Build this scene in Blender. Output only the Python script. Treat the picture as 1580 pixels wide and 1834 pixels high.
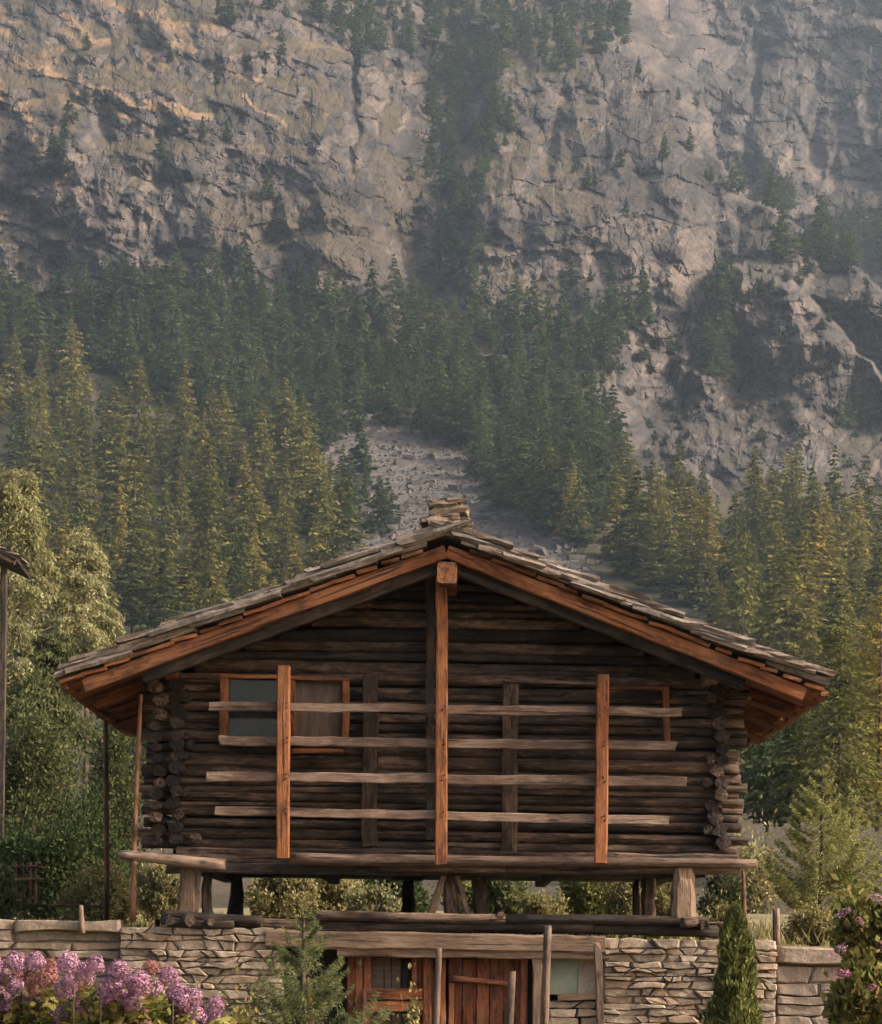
import bpy, math, random
import numpy as np
from mathutils import Matrix, Vector

for o in list(bpy.data.objects):
    bpy.data.objects.remove(o, do_unlink=True)
scene = bpy.context.scene
COL = scene.collection
rad = math.radians

# ------------------------------------------------------------------ camera
CAM_D, CAM_Z, FPX, ROLL = 26.0, 1.64, 3900.0, rad(0.7)
cam = bpy.data.cameras.new('camera')
cam.sensor_fit = 'HORIZONTAL'; cam.sensor_width = 36.0
cam.lens = 36.0 * FPX / 1580.0
cam.shift_y = (1732.0 - 917.0) / 1580.0
cam.clip_start = 0.1; cam.clip_end = 6000
cam_o = bpy.data.objects.new('camera', cam); COL.objects.link(cam_o)
cam_o.matrix_world = Matrix.Translation((0, -CAM_D, CAM_Z)) @ Matrix.Rotation(rad(90), 4, 'X') @ Matrix.Rotation(ROLL, 4, 'Z')
scene.camera = cam_o

# ------------------------------------------------------------------ sky, sun, exposure
SUN = Vector((0.80, -0.17, 0.56)).normalized()
w = bpy.data.worlds.new('World'); scene.world = w; w.use_nodes = True
nt = w.node_tree; bg = nt.nodes['Background']
sky = nt.nodes.new('ShaderNodeTexSky'); sky.sky_type = 'NISHITA'; sky.sun_disc = False
sky.sun_elevation = math.asin(SUN.z); sky.sun_rotation = math.atan2(SUN.x, SUN.y)
sky.air_density = 1.0; sky.dust_density = 6.0; sky.ozone_density = 0.2
tint = nt.nodes.new('ShaderNodeMix'); tint.data_type = 'RGBA'; tint.blend_type = 'MULTIPLY'; tint.inputs[0].default_value = 1.0
tint.inputs[7].default_value = (1.0, 0.93, 0.86, 1)          # warm, dusty autumn air over the whole sky
nt.links.new(sky.outputs[0], tint.inputs[6]); nt.links.new(tint.outputs[2], bg.inputs[0]); bg.inputs[1].default_value = 0.15
sl = bpy.data.lights.new('sun', 'SUN'); sl.energy = 2.4; sl.angle = rad(1.0); sl.color = (1.0, 0.92, 0.81)
so = bpy.data.objects.new('sun', sl); COL.objects.link(so)
so.rotation_euler = SUN.to_track_quat('Z', 'Y').to_euler(); so.location = (40, -30, 60)
vs = scene.view_settings
vs.view_transform = 'Standard'; vs.look = 'None'; vs.gamma = 1.0; vs.use_curve_mapping = False
vs.exposure = 1.36
scene.render.engine = 'CYCLES'
cy = scene.cycles
cy.use_denoising = True; cy.max_bounces = 4; cy.diffuse_bounces = 2; cy.glossy_bounces = 2
cy.transmission_bounces = 3; cy.transparent_max_bounces = 6; cy.volume_bounces = 0
cy.use_adaptive_sampling = True; cy.adaptive_threshold = 0.03
cy.caustics_reflective = False; cy.caustics_refractive = False
HAZE = 0.0001

# ------------------------------------------------------------------ coordinates
CR, SR = math.cos(ROLL), math.sin(ROLL)
def unroll(px, py):
    dx, dy = px - 790.0, py - 1732.0
    return dx * CR + dy * SR, -dx * SR + dy * CR
def P(px, py, Y):
    """point of the place at depth Y that the photograph shows at pixel (px, py)"""
    a, b = unroll(px, py); d = (Y + CAM_D) / FPX
    return Vector((a * d, Y, CAM_Z - b * d))
def topix(x, y, z):
    d = (y + CAM_D) / FPX
    a, b = x / d, (CAM_Z - z) / d
    return 790 + a * CR - b * SR, 1732 + a * SR + b * CR

# ------------------------------------------------------------------ numpy noise
def _hash(ix, iy, seed):
    n = (ix.astype(np.int64) * 374761393 + iy.astype(np.int64) * 668265263 + seed * 982451653) & 0xFFFFFFFF
    n = ((n ^ (n >> 13)) * 1274126177) & 0xFFFFFFFF
    return ((n ^ (n >> 16)) & 0xFFFFFF) / float(0xFFFFFF)
def vnoise(x, y, seed=0):
    ix, iy = np.floor(x), np.floor(y); fx, fy = x - ix, y - iy
    fx = fx * fx * fx * (fx * (fx * 6 - 15) + 10); fy = fy * fy * fy * (fy * (fy * 6 - 15) + 10)
    a, b = _hash(ix, iy, seed), _hash(ix + 1, iy, seed); c, d = _hash(ix, iy + 1, seed), _hash(ix + 1, iy + 1, seed)
    return (a + (b - a) * fx) * (1 - fy) + (c + (d - c) * fx) * fy
def fbm(x, y, seed=0, o=5, g=0.5):
    s = np.zeros_like(x); a = 1.0; t = 0.0
    for k in range(o):
        s += a * vnoise(x * 2 ** k + 17.3 * k, y * 2 ** k - 9.1 * k, seed + k); t += a; a *= g
    return s / t
def ridged(x, y, seed=0, o=4):
    s = np.zeros_like(x); a = 1.0; t = 0.0
    for k in range(o):
        s += a * (1 - np.abs(2 * vnoise(x * 2 ** k + 5.7 * k, y * 2 ** k + 3.3 * k, seed + k) - 1)); t += a; a *= 0.5
    return s / t
def facets(x, y, seed=0, tilt=1.0):
    """blocky rock: each cell has its own height and its own tilted face; also returns edge distance and cell random"""
    ix, iy = np.floor(x), np.floor(y)
    best = np.full(x.shape, 9e9); second = np.full(x.shape, 9e9); val = np.zeros_like(x); rnd = np.zeros_like(x)
    for dx in (-1, 0, 1):
        for dy in (-1, 0, 1):
            cx, cy_ = ix + dx, iy + dy
            qx = cx + _hash(cx, cy_, seed); qy = cy_ + _hash(cx, cy_, seed + 1)
            d = (x - qx) ** 2 + (y - qy) ** 2
            h = _hash(cx, cy_, seed + 2)
            v = h + tilt * ((_hash(cx, cy_, seed + 3) - .5) * (x - qx) + (_hash(cx, cy_, seed + 4) - .5) * (y - qy)) * 2
            m = d < best
            second = np.where(m, best, np.minimum(second, d))
            val = np.where(m, v, val); rnd = np.where(m, h, rnd); best = np.where(m, d, best)
    return val, np.sqrt(second) - np.sqrt(best), rnd
def tin(x, y, seed=0, ang=0.0):
    """continuous noise of flat triangular facets with sharp creases (fractured rock)"""
    c, s_ = math.cos(ang), math.sin(ang); x, y = x * c + y * s_, -x * s_ + y * c
    x = x + .55 * (vnoise(x * .6, y * .6, seed + 50) - .5) * 2; y = y + .55 * (vnoise(x * .6 + 9, y * .6, seed + 51) - .5) * 2
    ix, iy = np.floor(x), np.floor(y); fx, fy = x - ix, y - iy
    flip = _hash(ix, iy, seed + 7) > .5
    fx2 = np.where(flip, 1 - fx, fx)
    ax = np.where(flip, ix + 1, ix); bx = np.where(flip, ix, ix + 1)
    a, b, c_, d = _hash(ax, iy, seed), _hash(bx, iy, seed), _hash(ax, iy + 1, seed), _hash(bx, iy + 1, seed)
    return np.where(fx2 + fy < 1, a + (b - a) * fx2 + (c_ - a) * fy, d + (c_ - d) * (1 - fx2) + (b - d) * (1 - fy))
def sstep(a, b, x):
    t = np.clip((x - a) / (b - a), 0, 1); return t * t * (3 - 2 * t)
def inpoly(x, y, poly):
    c = np.zeros(x.shape, bool); n = len(poly)
    for i in range(n):
        x0, y0 = poly[i]; x1, y1 = poly[(i + 1) % n]
        if y0 == y1: continue
        m = ((y0 > y) != (y1 > y)) & (x < (x1 - x0) * (y - y0) / (y1 - y0) + x0)
        c ^= m
    return c

# ------------------------------------------------------------------ object helpers
WM = {}
def link(o, parent=None, M=None):
    COL.objects.link(o); M = M or Matrix()
    if parent is not None:
        o.parent = parent; o.matrix_basis = WM[parent.name].inverted() @ M
    else:
        o.matrix_basis = M
    WM[o.name] = M
    return o
def tag(o, label, cat, group=None):
    o['label'] = label; o['category'] = cat
    if group: o['group'] = group
    return o
def kind(o, k):
    o['kind'] = k; return o
def empty(name, loc=(0, 0, 0), parent=None):
    o = bpy.data.objects.new(name, None); o.empty_display_size = 0.2
    return link(o, parent, Matrix.Translation(loc))
def mk_mesh(name, v, f, mat=None, smooth=False):
    me = bpy.data.meshes.new(name)
    me.from_pydata([tuple(p) for p in v], [], [tuple(q) for q in f])
    if mat: me.materials.append(mat)
    if smooth: me.polygons.foreach_set('use_smooth', [True] * len(me.polygons))
    me.update(); return me
def np_mesh(name, v, quads, mats, midx=None, smooth=False, col=None):
    me = bpy.data.meshes.new(name); n = len(quads); k = quads.shape[1]
    me.vertices.add(len(v)); me.vertices.foreach_set('co', np.ascontiguousarray(v, dtype=np.float32).ravel())
    me.loops.add(n * k); me.loops.foreach_set('vertex_index', np.ascontiguousarray(quads, dtype=np.int32).ravel())
    me.polygons.add(n); me.polygons.foreach_set('loop_start', np.arange(0, n * k, k, dtype=np.int32))
    for m in (mats if isinstance(mats, (list, tuple)) else [mats]): me.materials.append(m)
    if midx is not None: me.polygons.foreach_set('material_index', midx.astype(np.int32))
    me.polygons.foreach_set('use_smooth', np.full(n, bool(smooth)))
    if col is not None:
        a = me.color_attributes.new('mask', 'FLOAT_COLOR', 'POINT'); a.data.foreach_set('color', np.ascontiguousarray(col, dtype=np.float32).ravel())
    me.update(calc_edges=True); me.validate(); return me
def mobj(name, me, parent=None, M=None):
    return link(bpy.data.objects.new(name, me), parent, M)

rng = random.Random(7); npr = np.random.default_rng(7)
def axis_matrix(p0, p1, up=Vector((0, 0, 1))):
    p0, p1 = Vector(p0), Vector(p1); x = (p1 - p0).normalized()
    if abs(x.dot(up)) > .9: up = Vector((1, 0, 0))
    y = up.cross(x).normalized(); z = x.cross(y)
    M = Matrix((x, y, z)).transposed().to_4x4(); M.translation = (p0 + p1) / 2
    return M, (p1 - p0).length
def beam_mesh(L, wy, wz, mat, seg=6, ch=0.12, wob=0.006, taper=0.0, endj=0.01):
    """worn squared timber along local X, chamfered edges, slightly uneven"""
    c = min(wy, wz) * ch; hy, hz = wy / 2, wz / 2
    prof = [(-hy + c, -hz), (hy - c, -hz), (hy, -hz + c), (hy, hz - c), (hy - c, hz), (-hy + c, hz), (-hy, hz - c), (-hy, -hz + c)]
    v, f = [], []; oy = oz = 0
    for i in range(seg + 1):
        t = i / seg; x = -L / 2 + L * t; s = 1 - taper * t
        oy, oz = rng.uniform(-wob, wob), rng.uniform(-wob, wob)
        for (a, b) in prof:
            j = rng.uniform(-wob, wob) * .6
            ex = rng.uniform(-endj, endj) if i in (0, seg) else 0
            v.append((x + ex, a * s + oy + j, b * s + oz + j))
    for i in range(seg):
        for k in range(8):
            a, b = i * 8 + k, i * 8 + (k + 1) % 8
            f.append((a, a + 8, b + 8, b))
    f.append(tuple(range(8))); f.append(tuple(range(seg * 8 + 7, seg * 8 - 1, -1)))
    f = [tuple(reversed(q)) for q in f]
    return mk_mesh('beam', v, f, mat)
def beam(name, p0, p1, wy, wz, mat, parent=None, **k):
    M, L = axis_matrix(p0, p1)
    return mobj(name, beam_mesh(L, wy, wz, mat, **k), parent, M)
def log_mesh(L, r0, r1, mat, seg=12, n=10, wob=0.07, flat=1.0, bend=0.0):
    v, f = [], []; ph = rng.uniform(0, 9)
    lob = [1 + rng.uniform(-wob, wob) for _ in range(n)]
    for i in range(seg + 1):
        t = i / seg; r = r0 + (r1 - r0) * t
        for k in range(n):
            a = 2 * math.pi * k / n
            rr = r * lob[k] * (1 + rng.uniform(-wob, wob) * .45)
            ex = rng.uniform(-.012, .012) if i in (0, seg) else 0
            v.append((-L / 2 + L * t + ex, math.cos(a) * rr + bend * math.sin(t * 5 + ph), math.sin(a) * rr * flat + bend * math.sin(t * 4 + ph * 2)))
    for i in range(seg):
        for k in range(n):
            a, b = i * n + k, i * n + (k + 1) % n
            f.append((a, b, b + n, a + n))
    v.append((-L / 2 - .004, 0, 0)); v.append((L / 2 + .004, 0, 0)); c0, c1 = len(v) - 2, len(v) - 1
    for k in range(n):
        f.append((c0, (k + 1) % n, k)); f.append((c1, seg * n + k, seg * n + (k + 1) % n))
    f = [tuple(reversed(q)) for q in f]
    me = mk_mesh('log', v, f, mat)
    me.polygons.foreach_set('use_smooth', [len(p.vertices) == 4 for p in me.polygons])
    me.flip_normals()
    return me
def log(name, p0, p1, r0, r1, mat, parent=None, **k):
    M, L = axis_matrix(p0, p1)
    return mobj(name, log_mesh(L, r0, r1, mat, **k), parent, M)

# ------------------------------------------------------------------ materials
class NT:
    def __init__(s, name):
        s.m = bpy.data.materials.new(name); s.m.use_nodes = True; s.t = s.m.node_tree
        for n in list(s.t.nodes): s.t.nodes.remove(n)
        s.out = s.n('ShaderNodeOutputMaterial')
    def n(s, ty, **kw):
        q = s.t.nodes.new(ty)
        for k, v in kw.items():
            if hasattr(q, k): setattr(q, k, v)
            else: q.inputs[k.replace('_', ' ')].default_value = v
        return q
    def l(s, a, b): s.t.links.new(a, b)
    def noise(s, vec, scale, detail=6, rough=.6, dist=0.0):
        q = s.n('ShaderNodeTexNoise'); q.inputs['Scale'].default_value = scale; q.inputs['Detail'].default_value = detail
        q.inputs['Roughness'].default_value = rough; q.inputs['Distortion'].default_value = dist
        if vec is not None: s.l(vec, q.inputs['Vector'])
        return q.outputs['Fac']
    def ramp(s, fac, stops, interp='LINEAR'):
        q = s.n('ShaderNodeValToRGB'); q.color_ramp.interpolation = interp; e = q.color_ramp.elements
        while len(e) < len(stops): e.new(.5)
        for el, (p, c) in zip(e, stops):
            el.position = p; el.color = (*c, 1) if len(c) == 3 else c
        s.l(fac, q.inputs[0]); return q.outputs['Color']
    def mix(s, fac, a, b, mode='MIX'):
        q = s.n('ShaderNodeMix'); q.data_type = 'RGBA'; q.blend_type = mode
        for sock, v in ((q.inputs[0], fac), (q.inputs[6], a), (q.inputs[7], b)):
            if hasattr(v, 'is_output'): s.l(v, sock)
            elif isinstance(v, (int, float)): sock.default_value = v
            else: sock.default_value = (*v, 1)
        return q.outputs[2]
    def math(s, op, a, b=0.0):
        q = s.n('ShaderNodeMath'); q.operation = op
        for sock, v in ((q.inputs[0], a), (q.inputs[1], b)):
            if hasattr(v, 'is_output'): s.l(v, sock)
            else: sock.default_value = v
        return q.outputs[0]
    def coords(s, scale=(1, 1, 1), rnd=True, kind='Object'):
        tc = s.n('ShaderNodeTexCoord'); v = tc.outputs[kind]
        if rnd:
            oi = s.n('ShaderNodeObjectInfo'); c = s.n('ShaderNodeCombineXYZ')
            a = s.math('MULTIPLY', oi.outputs['Random'], 173.0); b = s.math('MULTIPLY', oi.outputs['Random'], 71.0)
            s.l(a, c.inputs[0]); s.l(b, c.inputs[1]); s.l(a, c.inputs[2])
            ad = s.n('ShaderNodeVectorMath'); ad.operation = 'ADD'; s.l(v, ad.inputs[0]); s.l(c.outputs[0], ad.inputs[1]); v = ad.outputs[0]
            s.rnd = oi.outputs['Random']
        mp = s.n('ShaderNodeMapping'); mp.inputs['Scale'].default_value = scale; s.l(v, mp.inputs['Vector'])
        return mp.outputs[0]
    def bsdf(s, col, rough=.85, bump=None, strength=.4, dist=.01, spec=.25):
        p = s.n('ShaderNodeBsdfPrincipled'); p.inputs['Roughness'].default_value = rough
        p.inputs['Specular IOR Level'].default_value = spec
        if hasattr(col, 'is_output'): s.l(col, p.inputs['Base Color'])
        else: p.inputs['Base Color'].default_value = (*col, 1)
        if bump is not None:
            b = s.n('ShaderNodeBump'); b.inputs['Strength'].default_value = strength; b.inputs['Distance'].default_value = dist
            s.l(bump, b.inputs['Height']); s.l(b.outputs[0], p.inputs['Normal'])
        s.l(p.outputs[0], s.out.inputs['Surface']); return s.m

def wood(name, dark, mid, light, streak=(0.02, 0.014, 0.01), contrast=1.0, rough=.8, crack=.9, grey=.35):
    q = NT(name)
    big = q.noise(q.coords((.8, 3.0, 3.0)), 1.0, 4, .6)
    grain = q.noise(q.coords((2.6, 34, 34)), 1.0, 5, .7, .6)
    chip = q.noise(q.coords((5.0, 16, 16)), 1.0, 6, .75)
    f = q.math('ADD', q.math('MULTIPLY', big, .42), q.math('ADD', q.math('MULTIPLY', grain, .33), q.math('MULTIPLY', chip, .25)))
    col = q.ramp(f, [(.40, dark), (.5, mid), (.60, light)])
    check = q.noise(q.coords((.7, 21, 21)), 1.0, 3, .55, .2)                # long drying cracks
    cr = q.ramp(check, [(.355, (1, 1, 1)), (.385, (0, 0, 0))])
    col = q.mix(q.math('MULTIPLY', cr, crack), col, streak)
    st = q.ramp(q.noise(q.coords((1.7, 5, 5)), 1.3, 6, .75), [(.50, (0, 0, 0)), (.60, (1, 1, 1))])
    col = q.mix(q.math('MULTIPLY', st, .7 * contrast), col, streak)
    kn = q.n('ShaderNodeTexVoronoi'); kn.inputs['Scale'].default_value = 1.0; q.l(q.coords((1.9, 4.5, 4.5)), kn.inputs['Vector'])
    col = q.mix(q.ramp(kn.outputs['Distance'], [(.05, (.85, .85, .85)), (.14, (0, 0, 0))]), col, streak)
    gy = q.ramp(q.noise(q.coords((.9, 2.5, 2.5)), 2.0, 5, .7), [(.52, (0, 0, 0)), (.70, (grey, grey, grey))])
    col = q.mix(gy, col, (.17, .135, .11))
    vr = q.math('ADD', q.math('MULTIPLY', q.rnd, .55), .6)
    col = q.mix(1.0, col, q.ramp(vr, [(0, (0, 0, 0)), (1, (1, 1, 1))]), 'MULTIPLY')
    h = q.math('SUBTRACT', q.math('ADD', q.math('MULTIPLY', grain, .7), q.math('MULTIPLY', chip, .8)), q.math('MULTIPLY', cr, .7))
    return q.bsdf(col, rough, h, 1.0, .03)
M_LOG = wood('weathered_log_wood', (.024, .017, .013), (.080, .051, .035), (.250, .162, .110), (.007, .006, .005))
M_DARK = wood('blackened_timber', (.012, .010, .009), (.028, .020, .016), (.075, .048, .034), (.006, .005, .005))
M_OR = wood('russet_timber', (.125, .040, .014), (.230, .080, .028), (.330, .135, .055), (.042, .016, .009), 1.0, grey=.3)
M_GREY = wood('grey_brown_rail_wood', (.115, .072, .051), (.215, .141, .102), (.330, .238, .180), (.050, .032, .024), .8)
M_DOOR = wood('red_stained_boards', (.090, .026, .012), (.190, .060, .026), (.300, .120, .060), (.035, .014, .009))
M_PALE = wood('pale_weathered_beam', (.110, .066, .042), (.205, .132, .088), (.300, .205, .142), (.070, .045, .032), .6)
M_POST = wood('weathered_post', (.060, .038, .026), (.130, .084, .058), (.215, .146, .102))
M_POLE = wood('thin_pole_wood', (.10, .045, .022), (.18, .085, .045), (.26, .14, .08))

def stone_mat(name, a, b, c, warm=(.30, .21, .14)):
    q = NT(name)
    n1 = q.noise(q.coords((3, 3, 3)), 1.5, 8, .65); n2 = q.noise(q.coords((14, 14, 14)), 1.5, 6, .7)
    col = q.ramp(n1, [(.3, a), (.5, b), (.7, c)])
    col = q.mix(q.ramp(q.rnd, [(.55, (0, 0, 0)), (.95, (.6, .6, .6))]), col, warm)
    col = q.mix(.6, col, q.ramp(n2, [(.3, (.35, .35, .35)), (.6, (1, 1, 1))]), 'MULTIPLY')
    vr = q.math('ADD', q.math('MULTIPLY', q.math('FRACT', q.math('MULTIPLY', q.rnd, 7.13)), .50), .58)
    col = q.mix(1.0, col, q.ramp(vr, [(0, (0, 0, 0)), (1, (1, 1, 1))]), 'MULTIPLY')
    return q.bsdf(col, .92, q.math('ADD', n1, q.math('MULTIPLY', n2, .6)), .8, .03)
M_STONE = stone_mat('masonry_stone', (.21, .158, .116), (.35, .275, .208), (.50, .415, .325), (.36, .24, .15))
M_SLATE = stone_mat('roof_stone_slab', (.13, .105, .088), (.20, .165, .140), (.31, .265, .23), (.20, .14, .10))
M_CAPST = stone_mat('ridge_stone', (.13, .10, .08), (.20, .155, .12), (.29, .23, .18))
q = NT('mortar_and_earth'); n = q.noise(q.coords((6, 6, 6), False), 1, 7, .7)
M_MORTAR = q.bsdf(q.ramp(n, [(.3, (.07, .054, .040)), (.7, (.20, .155, .115))]), .95, n, .8, .03)
q = NT('rough_render'); n = q.noise(q.coords((2.2, 2.2, 2.2), False), 1, 8, .68); n2 = q.noise(q.coords((9, 9, 9), False), 1, 6, .7)
M_RENDER = q.bsdf(q.mix(q.ramp(n2, [(.52, (0, 0, 0)), (.66, (.7, .7, .7))]), q.ramp(n, [(.3, (.15, .115, .09)), (.5, (.25, .20, .16)), (.7, (.34, .28, .23))]), (.09, .07, .055)), .95, q.math('ADD', n, n2), .7, .03)
q = NT('greenish_lime_plaster'); n = q.noise(q.coords((3, 3, 3), False), 1, 7, .65)
M_GREEN = q.bsdf(q.ramp(n, [(.3, (.13, .15, .115)), (.55, (.20, .23, .18)), (.75, (.27, .23, .18))]), .9, n, .3, .01)
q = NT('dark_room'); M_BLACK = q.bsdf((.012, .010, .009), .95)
q = NT('dusty_pane'); n = q.noise(q.coords((2, 2, 3), False), 1.2, 6, .6)
M_PANE = q.bsdf(q.ramp(n, [(.3, (.006, .007, .007)), (.6, (.016, .017, .016)), (.8, (.035, .033, .028))]), .12, None, spec=.5)
q = NT('dull_shutter'); n = q.noise(q.coords((12, 2, 2), False), 1.2, 6, .6)
M_SHUT = q.bsdf(q.ramp(n, [(.3, (.05, .034, .026)), (.7, (.125, .088, .066))]), .8, n, .4, .01)
q = NT('rusty_iron'); M_IRON = q.bsdf((.05, .03, .02), .7)

def leafmat(name, cols, trans=.35, attr=False, vary=.35):
    q = NT(name); oi = q.n('ShaderNodeObjectInfo')
    geo = q.n('ShaderNodeNewGeometry')
    if attr:
        at = q.n('ShaderNodeAttribute'); at.attribute_name = 'mask'; sp = q.n('ShaderNodeSeparateColor'); q.l(at.outputs['Color'], sp.inputs[0]); src = sp.outputs[0]
    else: src = oi.outputs['Random']
    f = q.math('ADD', q.math('MULTIPLY', src, 1 - vary), q.math('MULTIPLY', geo.outputs['Random Per Island'], vary))
    n = len(cols); col = q.ramp(f, [(i / (n - 1), c) for i, c in enumerate(cols)])
    d = q.n('ShaderNodeBsdfDiffuse'); t = q.n('ShaderNodeBsdfTranslucent'); mx = q.n('ShaderNodeMixShader'); mx.inputs[0].default_value = trans
    q.l(col, d.inputs[0]); q.l(col, t.inputs[0]); q.l(d.outputs[0], mx.inputs[1]); q.l(t.outputs[0], mx.inputs[2]); q.l(mx.outputs[0], q.out.inputs['Surface'])
    return q.m
L_FAR = leafmat('far_pine_needles', [(.030, .046, .024), (.050, .070, .030), (.085, .098, .036)], .3, True)
L_DARK = leafmat('dark_pine_needles', [(.034, .050, .024), (.056, .074, .030), (.090, .100, .036)], .3)
L_OLIVE = leafmat('olive_larch_needles', [(.042, .056, .020), (.082, .090, .027), (.155, .140, .037), (.260, .195, .052)], .25, False, .35)
L_PALE = leafmat('pale_larch_needles', [(.12, .125, .050), (.23, .22, .105), (.38, .36, .21)], .35, False, .8)
L_GREEN = leafmat('green_bush_leaves', [(.030, .040, .018), (.068, .078, .033), (.15, .15, .070)], .3, False, .8)
L_HEDGE = leafmat('dark_hedge_leaves', [(.020, .032, .014), (.040, .056, .022), (.080, .095, .035)], .25, False, .8)
L_STRAW = leafmat('straw_yellow_leaves', [(.085, .080, .030), (.21, .185, .075), (.42, .37, .20)], .35, False, .8)
L_JUNI = leafmat('juniper_scales', [(.034, .046, .018), (.10, .11, .034), (.24, .23, .075)], .3, False, .9)
L_PINE = leafmat('blue_green_needles', [(.045, .062, .036), (.105, .125, .055), (.24, .23, .10)], .4, False, .9)
L_SPRU = leafmat('young_spruce_needles', [(.060, .080, .030), (.20, .205, .070), (.46, .42, .17)], .4, False, .9)
L_PET = leafmat('mauve_petals', [(.16, .072, .115), (.32, .165, .240), (.58, .40, .49)], .3, False, .8)
L_PETB = leafmat('faded_russet_petals', [(.14, .06, .045), (.26, .12, .10), (.36, .17, .19)], .3, False, .8)
L_PINK = leafmat('pink_petals', [(.40, .13, .20), (.52, .24, .38)], .3, False, .8)
L_GARD = leafmat('garden_leaves', [(.045, .060, .020), (.11, .12, .035), (.22, .19, .06), (.20, .11, .05)], .35, False, .9)
q = NT('bark'); n = q.noise(q.coords((6, 6, 2)), 2, 6, .6)
M_BARK = q.bsdf(q.ramp(n, [(.3, (.035, .026, .020)), (.7, (.10, .075, .055))]), .95, n, .8, .03)

# mountain: rock, grass ledges, scree
q = NT('mountain_rock'); v = q.coords((1, 1, 1), False)
at = q.n('ShaderNodeAttribute'); at.attribute_name = 'mask'; sp = q.n('ShaderNodeSeparateColor'); q.l(at.outputs['Color'], sp.inputs[0])
n1 = q.noise(v, .012, 8, .6, .3); n2 = q.noise(v, .09, 8, .68, .2); n3 = q.noise(v, .45, 6, .7)
mp = q.n('ShaderNodeMapping'); mp.inputs['Scale'].default_value = (.16, .16, .035); q.l(v, mp.inputs['Vector']); n4 = q.noise(mp.outputs[0], 1.0, 7, .65, .5)
rock = q.ramp(n1, [(.30, (.047, .044, .046)), (.48, (.064, .060, .060)), (.62, (.080, .070, .065)), (.75, (.070, .066, .067))])
rock = q.mix(q.ramp(n2, [(.55, (0, 0, 0)), (.75, (.6, .6, .6))]), rock, (.12, .100, .088))
rock = q.mix(q.ramp(n4, [(.30, (.85, .85, .85)), (.46, (0, 0, 0))]), rock, (.070, .064, .060))
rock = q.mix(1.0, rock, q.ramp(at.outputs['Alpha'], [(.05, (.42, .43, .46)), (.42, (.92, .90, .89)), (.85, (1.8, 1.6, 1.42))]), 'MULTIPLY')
ck = q.n('ShaderNodeAttribute'); ck.attribute_name = 'crack'
rock = q.mix(ck.outputs['Fac'], rock, (.024, .022, .021))
rock = q.mix(.75, rock, q.ramp(n3, [(.32, (.30, .30, .30)), (.58, (1.05, 1.05, 1.05))]), 'MULTIPLY')
grass = q.ramp(n2, [(.35, (.040, .034, .023)), (.52, (.066, .052, .036)), (.70, (.100, .073, .048))])
grass = q.mix(q.ramp(n1, [(.4, (0, 0, 0)), (.6, (.6, .6, .6))]), grass, (.046, .044, .026))
tan = q.ramp(n2, [(.3, (.115, .077, .046)), (.7, (.19, .128, .078))])
grass = q.mix(sp.outputs[2], grass, tan)
scree = q.ramp(n3, [(.3, (.042, .038, .037)), (.5, (.074, .069, .067)), (.7, (.125, .115, .111))])
scree = q.mix(q.ramp(n2, [(.35, (.55, .55, .55)), (.60, (0, 0, 0))]), scree, (.13, .11, .085))
gm = q.ramp(q.math('ADD', sp.outputs[0], q.math('MULTIPLY', q.math('SUBTRACT', n3, .5), .9)), [(.40, (0, 0, 0)), (.60, (1, 1, 1))])
col = q.mix(gm, rock, grass)
sm = q.ramp(q.math('ADD', sp.outputs[1], q.math('MULTIPLY', q.math('SUBTRACT', n2, .5), .8)), [(.42, (0, 0, 0)), (.58, (1, 1, 1))])
col = q.mix(sm, col, scree)
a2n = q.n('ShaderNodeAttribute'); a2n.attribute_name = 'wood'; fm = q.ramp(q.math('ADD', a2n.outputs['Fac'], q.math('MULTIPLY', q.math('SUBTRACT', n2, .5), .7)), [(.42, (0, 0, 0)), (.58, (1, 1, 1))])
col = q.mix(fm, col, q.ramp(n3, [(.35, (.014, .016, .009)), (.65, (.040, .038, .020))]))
M_MOUNT = q.bsdf(col, .95, q.math('ADD', n2, q.math('MULTIPLY', n3, .7)), .8, 1.6, .1)
q = NT('meadow_soil'); v = q.coords((1, 1, 1), False)
a1 = q.noise(v, .25, 6, .6); a2 = q.noise(v, 4, 6, .7)
M_GROUND = q.bsdf(q.mix(q.ramp(a2, [(.4, (0, 0, 0)), (.7, (.7, .7, .7))]), q.ramp(a1, [(.3, (.075, .065, .030)), (.5, (.130, .100, .055)), (.7, (.165, .125, .080))]), (.20, .165, .075)), .95, a2, .8, .06)

# ------------------------------------------------------------------ mountain
STEP = 2.4
UX = np.arange(-1010, 1011, STEP)
UY = np.concatenate([np.arange(55, 640, 6.0), np.arange(640, 1900, 2.3)])
gx, gy = np.meshgrid(UX, UY)                      # unrolled px right of / above the vanishing point
px = 790 + gx * CR + gy * SR; py = 1732 + gx * SR - gy * CR
wx = px + 26 * (fbm(px / 60, py / 60, 3) - .5) * 2; wy = py + 26 * (fbm(px / 60, py / 60, 9) - .5) * 2
ys = np.array([-200, -100, 0, 100, 300, 500, 700, 850, 900, 1000, 1100, 1200, 1300, 1400, 1500, 1600, 1640, 1672, 1760])
rs = np.array([1060, 990, 930, 870, 790, 715, 615, 528, 495, 435, 380, 325, 272, 215, 155, 92, 60, 36, 33])
r = np.interp(py, ys, rs)
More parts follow.
